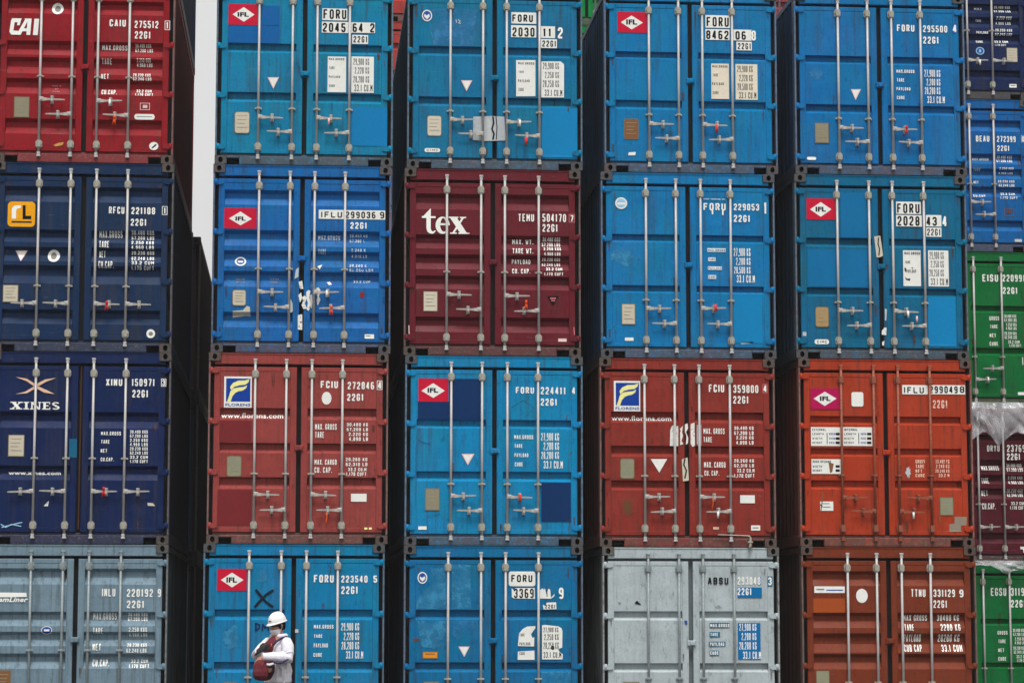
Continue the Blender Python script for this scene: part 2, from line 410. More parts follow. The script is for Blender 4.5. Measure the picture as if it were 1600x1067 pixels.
# block stencil letters: strokes on a unit cell (y down)
O_ = [(.25,0),(.75,0),(1,.14),(1,.86),(.75,1),(.25,1),(0,.86),(0,.14),(.25,0)]
GLYPH = {
'A':[[(0,1),(.42,0),(.58,0),(1,1)],[(.2,.66),(.8,.66)]], 'B':[[(0,0),(.75,0),(1,.12),(1,.38),(.75,.49),(1,.6),(1,.88),(.75,1),(0,1),(0,0)],[(0,.49),(.75,.49)]],
'C':[[(1,.26),(1,.14),(.75,0),(.25,0),(0,.14),(0,.86),(.25,1),(.75,1),(1,.86),(1,.74)]], 'D':[[(0,0),(.7,0),(1,.16),(1,.84),(.7,1),(0,1),(0,0)]],
'E':[[(1,0),(0,0),(0,1),(1,1)],[(0,.49),(.8,.49)]], 'F':[[(1,0),(0,0),(0,1)],[(0,.48),(.8,.48)]],
'G':[[(1,.26),(1,.14),(.75,0),(.25,0),(0,.14),(0,.86),(.25,1),(.75,1),(1,.86),(1,.55),(.6,.55)]], 'H':[[(0,0),(0,1)],[(1,0),(1,1)],[(0,.49),(1,.49)]],
'I':[[(.5,0),(.5,1)]], 'J':[[(1,0),(1,.86),(.75,1),(.25,1),(0,.86),(0,.72)]], 'K':[[(0,0),(0,1)],[(1,0),(.1,.5),(1,1)]], 'L':[[(0,0),(0,1),(1,1)]],
'M':[[(0,1),(0,0),(.5,.62),(1,0),(1,1)]], 'N':[[(0,1),(0,0),(1,1),(1,0)]], 'O':[O_], 'P':[[(0,1),(0,0),(.75,0),(1,.13),(1,.4),(.75,.53),(0,.53)]],
'Q':[O_,[(.6,.75),(1,1)]], 'R':[[(0,1),(0,0),(.75,0),(1,.13),(1,.38),(.75,.5),(0,.5)],[(.5,.5),(1,1)]],
'S':[[(1,.24),(1,.13),(.75,0),(.25,0),(0,.13),(0,.37),(.25,.49),(.75,.49),(1,.62),(1,.87),(.75,1),(.25,1),(0,.87),(0,.76)]],
'T':[[(0,0),(1,0)],[(.5,0),(.5,1)]], 'U':[[(0,0),(0,.86),(.25,1),(.75,1),(1,.86),(1,0)]], 'V':[[(0,0),(.5,1),(1,0)]], 'W':[[(0,0),(.22,1),(.5,.4),(.78,1),(1,0)]],
'X':[[(0,0),(1,1)],[(1,0),(0,1)]], 'Y':[[(0,0),(.5,.5),(1,0)],[(.5,.5),(.5,1)]], 'Z':[[(0,0),(1,0),(0,1),(1,1)]],
'0':[O_], '1':[[(.15,.2),(.5,0),(.5,1)]], '2':[[(0,.24),(0,.14),(.25,0),(.75,0),(1,.14),(1,.38),(0,.86),(0,1),(1,1)]],
'3':[[(0,.2),(0,.13),(.25,0),(.75,0),(1,.13),(1,.37),(.75,.49),(1,.61),(1,.87),(.75,1),(.25,1),(0,.87),(0,.8)],[(.4,.49),(.75,.49)]],
'4':[[(.72,1),(.72,0),(.6,0),(0,.68),(0,.76),(1,.76)]], '5':[[(1,0),(0,0),(0,.43),(.72,.43),(1,.56),(1,.86),(.75,1),(.25,1),(0,.86),(0,.78)]],
'6':[[(.9,.08),(.7,0),(.25,0),(0,.14),(0,.86),(.25,1),(.75,1),(1,.86),(1,.58),(.75,.46),(0,.46)]], '7':[[(0,0),(1,0),(1,.12),(.4,1)]],
'8':[[(.25,0),(.75,0),(1,.13),(1,.36),(.75,.49),(.25,.49),(0,.36),(0,.13),(.25,0)],[(.25,.49),(0,.62),(0,.87),(.25,1),(.75,1),(1,.87),(1,.62),(.75,.49)]],
'9':[[(.1,.92),(.3,1),(.75,1),(1,.86),(1,.14),(.75,0),(.25,0),(0,.14),(0,.42),(.25,.54),(1,.54)]],
'.':[[(.5,.92),(.5,1.0)]], ',':[[(.5,.9),(.3,1.1)]], ' ':[] }
NARROW = {'I':.35,'1':.62,'.':.3,',':.3,' ':.45,'M':1.2,'W':1.25}
def block_text(txt, x0, v0, x1, v1, weight=1.12):
    """quads (x,v) of a string drawn in block letters inside a box"""
    ws = [NARROW.get(c.upper(),1.0) for c in txt]; sp = .42; tot = sum(ws)+sp*(len(txt)-1)
    u = (x1-x0)/max(tot,.62); h = v1-v0; sw = min(.34*u, .175*h)*weight; out = []; x = x0
    if tot < .62: x = (x0+x1)/2-ws[0]*u/2
    for c, w in zip(txt,ws):
        for st in GLYPH.get(c.upper(),[]):
            wi = max(w*u-sw, 1e-4); P = [(x+sw/2+a*wi, v0+sw/2+b*(h-sw)) for a,b in st]
            out += strip(P, sw)
        x += (w+sp)*u
    return out
# drawn letters (unit box, y down) for the words whose shapes are their own
def arc(cx,cy,rx,ry,a0,a1,n=10): return [(cx+rx*math.cos(rad(a0+(a1-a0)*i/n)), cy+ry*math.sin(rad(a0+(a1-a0)*i/n))) for i in range(n+1)]
def band(outer, inner):
    return [[outer[i],outer[i+1],inner[i+1],inner[i]] for i in range(len(outer)-1)]
def word_tex():
    q = []
    # t: stem, crossbar, slanted top, foot curling right
    q += [[(.10,.16),(.185,.0),(.195,.0),(.195,.80),(.10,.78)], [(.0,.36),(.10,.16),(.10,.37)], [(.0,.30),(.30,.30),(.30,.375),(.0,.375)]]
    q += [[(.10,.78),(.195,.80),(.215,.89),(.245,.91),(.235,1.0),(.17,.985),(.12,.91)], [(.245,.91),(.29,.86),(.305,.89),(.27,.97),(.235,1.0)]]
    # e: thick left bowl, thin right, crossbar
    cx, cy = .455, .655
    q += band(arc(cx,cy,.155,.345,-8,-180,12), arc(cx+.012,cy,.060,.285,-8,-180,12))
    q += band(arc(cx,cy,.155,.345,180,35,12), arc(cx+.030,cy-.02,.085,.275,180,35,12))
    q += [[(.36,.575),(.612,.575),(.612,.655),(.36,.655)]]
    # x: thick and thin strokes with slab ends
    q += [[(.615,.345),(.765,.345),(.985,.95),(.835,.95)], [(.875,.345),(.925,.345),(.715,.95),(.665,.95)]]
    q += [[(.585,.31),(.80,.31),(.80,.36),(.585,.36)], [(.83,.31),(.97,.31),(.97,.36),(.83,.36)], [(.62,.94),(.765,.94),(.765,.99),(.62,.99)], [(.80,.94),(1.01,.94),(1.01,.99),(.80,.99)]]
    q += [arc(1.03,.965,.014,.03,0,340,8)]
    return q
def word_xines():
    q = []; S = lambda x0,x1,y: [(x0,y),(x1,y),(x1,y+.13),(x0,y+.13)]
    q += [[(.02,.05),(.10,.05),(.215,.95),(.135,.95)], [(.19,.05),(.225,.05),(.045,.95),(.01,.95)], S(0,.12,0),S(.15,.245,0),S(-.01,.085,.87),S(.11,.24,.87)]
    q += [[(.295,.0),(.345,.0),(.345,1),(.295,1)], S(.265,.375,0),S(.265,.375,.87)]
    q += [[(.42,.0),(.45,.0),(.45,1),(.42,1)], [(.40,.0),(.47,.0),(.60,.95),(.585,1),(.56,1)], [(.575,0),(.60,0),(.60,1),(.575,1)], S(.395,.47,.87),S(.555,.625,0)]
    q += [[(.665,0),(.715,0),(.715,1),(.665,1)], S(.64,.80,0),S(.64,.805,.87), [(.71,.43),(.77,.43),(.77,.56),(.71,.56)], [(.785,.1),(.80,.1),(.80,.32),(.785,.32)], [(.79,.68),(.805,.68),(.805,.9),(.79,.9)]]
    q += band(arc(.915,.26,.075,.26,-20,-250,12), arc(.915,.26,.03,.13,-20,-250,12)) + band(arc(.915,.74,.08,.26,-110,150,12), arc(.915,.74,.035,.13,-110,150,12))
    q += [[(.86,.38),(.91,.33),(.975,.62),(.92,.67)]]
    return q
def word_cai():
    q = []
    # C: rounded square with a diagonal cut that runs into the A
    q += [[(.08,.0),(.40,.0),(.36,.24),(.17,.24),(.05,.18)], [(.05,.10),(.17,.24),(.13,.76),(.0,.86)], [(.0,.80),(.14,.74),(.20,.76),(.30,.76),(.27,1.0),(.06,1.0)], [(.27,.24),(.37,.20),(.34,.42),(.25,.42)]]
    # A
    q += [[(.24,1.0),(.52,.05),(.60,.16),(.38,1.0)], [(.50,.0),(.73,.0),(.73,.2),(.55,.2)], [(.60,.1),(.73,.1),(.70,1.0),(.57,1.0)], [(.42,.60),(.60,.60),(.60,.78),(.38,.78)]]
    # I
    q += [[(.83,.0),(.99,.0),(.95,1.0),(.79,1.0)]]
    return q
WORDS = dict(tex=word_tex, xines=word_xines, cai=word_cai)
def serif_pts(txt):
    vs, fs = text_pts(txt, .018); return vs, fs
rnd = random.Random(7)

def build_marking(name, items, prof, parent, breaks, base_off):
    """one marking part: shapes and strings laid on the door face (x, depth-from-top v) and following its corrugations"""
    V = []; F = []; M = []; mats = []; layer = 0
    def mi(c):
        m = MAT[c]
        if m not in mats: mats.append(m)
        return mats.index(m)
    def poly(p, c, lay):
        k = len(p); a = sum(p[i][0]*p[(i+1)%k][1]-p[(i+1)%k][0]*p[i][1] for i in range(k))
        if a > 0: p = p[::-1]                     # v runs downward: clockwise in (x,v) faces the camera
        n = len(V); V.extend((x,v,lay) for x,v in p); F.append(tuple(range(n,n+k))); M.append(mi(c))
    for it in items:
        t = it[0]; c = it[-1]
        if t == 'r': x0,v0,x1,v1 = it[1:5]; poly([(x0,v0),(x1,v0),(x1,v1),(x0,v1)], c, layer); layer += 1
        elif t == 'p': poly(it[1], c, layer); layer += 1
        elif t == 'e':
            x0,v0,x1,v1 = it[1:5]; poly([((x0+x1)/2+(x1-x0)/2*math.cos(a*math.pi/10), (v0+v1)/2+(v1-v0)/2*math.sin(a*math.pi/10)) for a in range(20)], c, layer); layer += 1
        elif t == 'q':
            x0,v0,x1,v1 = it[1:5]; r = min(x1-x0,v1-v0)*(.45 if (x1-x0) > 2*(v1-v0) else .16); P = []
            for cx,cy,a0 in ((x1-r,v0+r,-90),(x1-r,v1-r,0),(x0+r,v1-r,90),(x0+r,v0+r,180)): P += arc(cx,cy,r,r,a0,a0+90,5)
            poly(P, c, layer); layer += 1
        elif t == 'blob':
            x0,v0,x1,v1 = it[1:5]; P = []
            for i in range(22):
                a = i*math.pi/11; k = rnd.uniform(.55,1.05); P.append(((x0+x1)/2+(x1-x0)/2*k*math.cos(a),(v0+v1)/2+(v1-v0)/2*k*math.sin(a)))
            cx, cv = (x0+x1)/2, (v0+v1)/2
            for i in range(22): poly([(cx,cv),P[i],P[(i+1)%22]], c, layer)
            layer += 1
        elif t == 'f':                            # a thin frame round a check digit
            x0,v0,x1,v1 = it[1:5]; w = .008
            for q in ((x0,v0,x1,v0+w),(x0,v1-w,x1,v1),(x0,v0+w,x0+w,v1-w),(x1-w,v0+w,x1,v1-w)): poly([(q[0],q[1]),(q[2],q[1]),(q[2],q[3]),(q[0],q[3])], c, layer)
        elif t == 's':
            for i, q in enumerate(strip(it[1], it[2])): poly(q, c, layer+.12*(i%3))
            layer += 1
        elif t in WORDS:
            x0,v0,x1,v1 = it[2:6]
            for i, q in enumerate(WORDS[t]()): poly([(x0+u*(x1-x0), v0+w*(v1-v0)) for u,w in q], c, layer+.12*(i%7))
        elif t == 't':
            for i, q in enumerate(block_text(it[1], *it[2:6])): poly(q, c, layer+.12*(i%5))
        else:
            x0,v0,x1,v1 = it[2:6]
            vs, fs = text_pts(it[1], {'t*':.05,'ts':.02,'ti':.03}.get(t,.045), .3 if t == 'ti' else 0.0)
            n = len(V); V.extend((x0+u*(x1-x0), v1-w*(v1-v0), layer) for u,w in vs)
            for f in fs: F.append(tuple(n+i for i in f)); M.append(mi(c))
    bm = bmesh.new()
    bv = [bm.verts.new((x, l, -v)) for x,v,l in V]
    for f, m in zip(F,M):
        try: fc = bm.faces.new([bv[i] for i in f]); fc.material_index = m
        except ValueError: pass
    lo = min(p[1] for p in V); hi = max(p[1] for p in V)
    for z in breaks:
        if lo < z < hi: bmesh.ops.bisect_plane(bm, geom=bm.verts[:]+bm.edges[:]+bm.faces[:], dist=1e-6, plane_co=(0,0,-z), plane_no=(0,0,1))
    for vt in bm.verts:
        v = -vt.co.z; vt.co = (vt.co.x, prof(v) - base_off - vt.co.y*.0007, H-v)
    me = bpy.data.meshes.new(name); bm.to_mesh(me); bm.free(); me.update()
    for m in mats: me.materials.append(m)
    return link(name, me, parent)

def run_material():
    m, nt, p = newmat('rust_run'); tc = N(nt,'ShaderNodeTexCoord'); v = tc.outputs['Object']
    n1 = noise(nt, v, 9, 6, .7, stretch=(4,1,.35)); n2 = noise(nt, v, 30, 4, .7)
    nt.links.new(mix(nt, ramp(nt, n2,.35,.65), lin((104,62,38)), lin((58,38,28))), p.inputs['Base Color']); p.inputs['Roughness'].default_value = .9
    nt.links.new(ramp(nt, n1, .40, .62, 0, .85), p.inputs['Alpha']); return m
MAT['run'] = run_material()
def rust_runs(doors, bars, cg, prof, breaks, seed, n):
    r = random.Random(seed*13+5)
    spots = [(x+r.uniform(-.03,.03), zv) for x in bars for zv in (.34,2.16,1.47,1.8)]+[(x, zv) for x in (.12,W-.12,.2,W-.2) for zv in (.29,.98,1.67,2.2)]+[(cg+s, r.uniform(.5,2.1)) for s in (-.08,.08)]+[(r.uniform(.3,2.1), v) for v in (.27,.3,.8,1.45,2.25,2.3)]
    r.shuffle(spots)
    for x, v in spots[:n]:
        w = r.uniform(.018,.05); h = min(2.42-v, r.uniform(.08,.26))
        if abs(x-cg) < .06: continue
        P = [(x-w/2,v),(x+w/2,v),(x+w*.45,v+h*.5),(x+w*.2,v+h*.85),(x+w*.02,v+h),(x-w*.25,v+h*.8),(x-w*.45,v+h*.45)]
        build_marking('rust_run', [('p',P,'run')], prof, doors[0 if x < cg else 1], breaks, .0066)

# ------------------------------------------------------------------ one container
PANEL_Y = .026; DEEP = .050
def make_profile(rec):
    """door panel depth as a function of distance below the container top: list of (v, y)"""
    pts = [(.26,PANEL_Y)]
    for t, b_, in rec:
        h = b_-t
        if t < .27: t = .27
        if b_ > 2.36: b_ = 2.36
        if h < .165: pts += [(t,PANEL_Y),(t+.014,PANEL_Y+.066),(t+h*.60,PANEL_Y+.066),(b_,PANEL_Y)]      # narrow pressed rib with a hard upper ledge
        else: pts += [(t,PANEL_Y),(t+h*.22,PANEL_Y+.058),(t+h*.56,PANEL_Y+.058),(b_,PANEL_Y)]
    pts.append((2.372,PANEL_Y))
    def f(v):
        if v <= pts[0][0] or v >= pts[-1][0]: return PANEL_Y-.004
        for (a,ya),(c,yc) in zip(pts,pts[1:]):
            if a <= v <= c: return ya if c-a < 1e-6 else ya+(yc-ya)*(v-a)/(c-a)
        return PANEL_Y
    return pts, f
def door_mesh(x0, x1, pts, hinge_left):
    b = MB(); zt, zb = H-.198, H-2.436; fy = .022
    sl, sr = (.085,.088) if hinge_left else (.088,.085)
    b.bbox(x0,x0+sl,fy,.068,zb,zt,.006); b.bbox(x1-sr,x1,fy,.068,zb,zt,.006)
    b.bbox(x0+sl+.0005,x1-sr-.0005,fy,.068,H-.259,zt,.006); b.bbox(x0+sl+.0005,x1-sr-.0005,fy,.068,zb,H-2.373,.006)
    # pressed panel, cut into columns so that it can carry a slight buckle
    xs = [x0+sl+.0005+(x1-sr-x0-sl-.001)*i/14 for i in range(15)]
    V = [(v,y) for v,y in pts]
    fine = []
    for (v0,y0),(v1,y1) in zip(V,V[1:]):
        n = max(1,int((v1-v0)/.09))
        for i in range(n): fine.append((v0+(v1-v0)*i/n, y0+(y1-y0)*i/n))
    fine.append(V[-1])
    ph = rnd.uniform(0,6); amp = .0035
    prev = None
    for v, y in fine:
        row = []
        for i, x in enumerate(xs):
            e = math.sin(math.pi*i/14)*min(1,(v-.26)/.2,(2.372-v)/.2)
            row.append((x, y+amp*max(0,e)*(math.sin(5.2*v+ph)+math.sin(7.1*x+3.3*v+ph*2))*.6, H-v))
        n = b.add(row)
        if prev is not None:
            for i in range(14): b.face([n+i,n+i+1,prev+i+1,prev+i])
        prev = n
    return b.mesh('door')
def copy_part(name, key, parent, mats, loc=(0,0,0), sx=1.0, sz=1.0, rot=None):
    o = link(name, ME[key], parent, mats); o.location = loc
    if sx != 1 or sz != 1: o.scale = (sx,1,sz)
    if rot: o.rotation_euler = rot
    return o

def shell(root, P, Wm, Cm, Em, Sm):
    for mx in (0,1):
        for ky, y in ((0,0.0),(1,D)):
            for kz in (0,1):
                o = copy_part('corner_casting','casting',root,(Cm,HOLE),(W if mx else 0, y, .001 if kz == 0 else H-.117), -1 if mx else 1)
                if ky: o.scale = (-1 if mx else 1, -1, 1)
        copy_part('corner_post','post',root,(Em,RUBBER_AND_SHADE),(W if mx else 0,0,0), -1 if mx else 1)
        o = copy_part('corner_post','rearpost',root,(P,),(W if mx else 0,D,0), -1 if mx else 1); o.scale = (-1 if mx else 1,-1,1)
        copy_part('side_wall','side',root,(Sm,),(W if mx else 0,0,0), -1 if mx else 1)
        copy_part('top_rail','toprail',root,(Wm,),(W if mx else 0,0,0), -1 if mx else 1)
        copy_part('bottom_rail','botrail',root,(Wm,),(W if mx else 0,0,0), -1 if mx else 1)
    copy_part('header','header',root,(P,)); copy_part('sill','sill',root,(Wm,)); copy_part('lifting_pocket','notch',root,(HOLE,)); copy_part('lifting_pocket','notch',root,(HOLE,),(W,0,0),-1)
    copy_part('roof','roof',root,(P,)); copy_part('floor_base','base',root,(Wm,))
    o = copy_part('end_wall','endwall',root,(P,),(0,D,0)); o.scale = (1,-1,1)

def make_container(spec):
    seed = spec['seed']; rgb = scale_c(lin(spec['rgb']), PAINT_K)
    P = paint('container_paint', rgb, seed, rust=.25+.45*((seed*37)%10)/10, grime=.55+.4*spec.get('dirty',.3))
    Wm = worn('worn_frame_paint', rgb, seed, spec.get('frame',.6)); Cm = worn('worn_casting_paint', rgb, seed+1, .85)
    bar_m = {'galv':GALV,'grey':BARGREY,'rustorange':BARRUST}[spec.get('barcol','galv')]
    fit_m = {'galv':FITTING,'grey':BARGREY,'rustorange':BARRUST}[spec.get('barcol','galv')]
    root = empty('shipping_container', spec['loc']); root.rotation_euler = (0,0,0)
    tag(root, spec['label'], 'shipping container', spec['group'])
    Em = worn('worn_edge_paint', tuple(x*.6+y*.4 for x,y in zip(rgb,lin((150,146,140)))), seed+2, .35)
    Sm = shaded_side('shade_darkened_side_paint', rgb, seed+3)
    shell(root, P, Wm, Cm, Em, Sm)
    copy_part('door_gasket','gasket',root,(GREYRUB if spec.get('greygap') else RUBBER_AND_SHADE,))
    pts, prof = make_profile(spec['rec'])
    breaks = [.26]+[v for v,_ in pts]+[2.372]
    bars = spec['bars']; cg = spec['gap']
    L = (.077, cg-.031); R = (cg+.031, W-.077)
    doors = []
    for k, (x0,x1) in enumerate((L,R)):
        d = link('door', door_mesh(x0,x1,pts,k==0), root, (P,)); doors.append(d)
        for zv in (.25,.94,1.63,2.35):
            copy_part('hinge','hinge',d,(P,),(W if k else 0,0,H-zv), -1 if k else 1)
    for i, x in enumerate(bars):
        d = doors[i//2]
        copy_part('lock_bar','bar',d,(bar_m,),(x,0,0))
        for zv in (.295,2.345): copy_part('bar_bracket','bracket',d,(fit_m,),(x,0,H-zv))
        copy_part('bar_guide','guide',d,(fit_m,),(x,0,H-spec['guide']))
    hm = BARRUST if spec.get('barcol') == 'rustorange' else HANDLE
    for bi, dr, v in spec['han']:
        d = doors[bi//2]; x = bars[bi]
        o = copy_part('door_handle','handle',d,(hm,),(x,0,H-v), dr); o.rotation_euler = (0,rnd.uniform(-.03,.05)*dr,0)
        copy_part('handle_catch','catch',d,(hm,),(x+dr*rnd.uniform(.165,.20),0,H-v))
    if spec.get('hook') is not None: copy_part('door_hook','hook',doors[1],(P,),(cg,0,H-spec['hook']))
    for x, v, c in spec['seals']: copy_part('seal_tag','seal_'+c,doors[0 if x < cg else 1],(SEALM[c],),(x,0,H-v))
    if spec.get('rustgap'):
        bb = MB(); bb.box(cg-.006,cg+.012,.060,.0978,.2,2.40); link('rust_streak', bb.mesh('rust_streak'), doors[1], (simple('gap_rust', lin((84,56,40)),.8,.6,12),))
    if spec.get('rod'):
        bb = MB(); bb.tube([(1.62,-.03,.165),(1.95,-.035,.155),(2.055,-.035,.15),(2.07,-.035,.12),(2.065,-.04,.02),(2.05,-.04,-.03)], [.008,.008,.010,.016,.018,.018], 8)
        bb.bbox(2.03,2.10,-.06,-.02,.055,.075,.004)
        link('bent_rod', bb.mesh('bent_rod'), doors[1], (FITTING,))
    for i, (name, items) in enumerate(spec['parts']):
        xs = []
        for it in items:
            if it[0] in ('p','s'): xs += [p[0] for p in it[1]]
            elif it[0] in ('r','e','q','f','blob'): xs += [it[1],it[3]]
            else: xs += [it[2],it[4]]
        under = name in ('paint_patch','paint_scuff','rust_spot')
        cx = (min(xs)+max(xs))/2
        across = min(xs) < cg-.035 and max(xs) > cg-.02
        f = (lambda v: PANEL_Y-.006) if across or abs(cx-cg) < .11 else prof
        o = build_marking(name, items, f, doors[0 if cx < cg else 1], breaks, .0052 if under else .0082)
    rust_runs(doors, bars, cg, prof, breaks, seed, spec.get('runs',9))
    return root

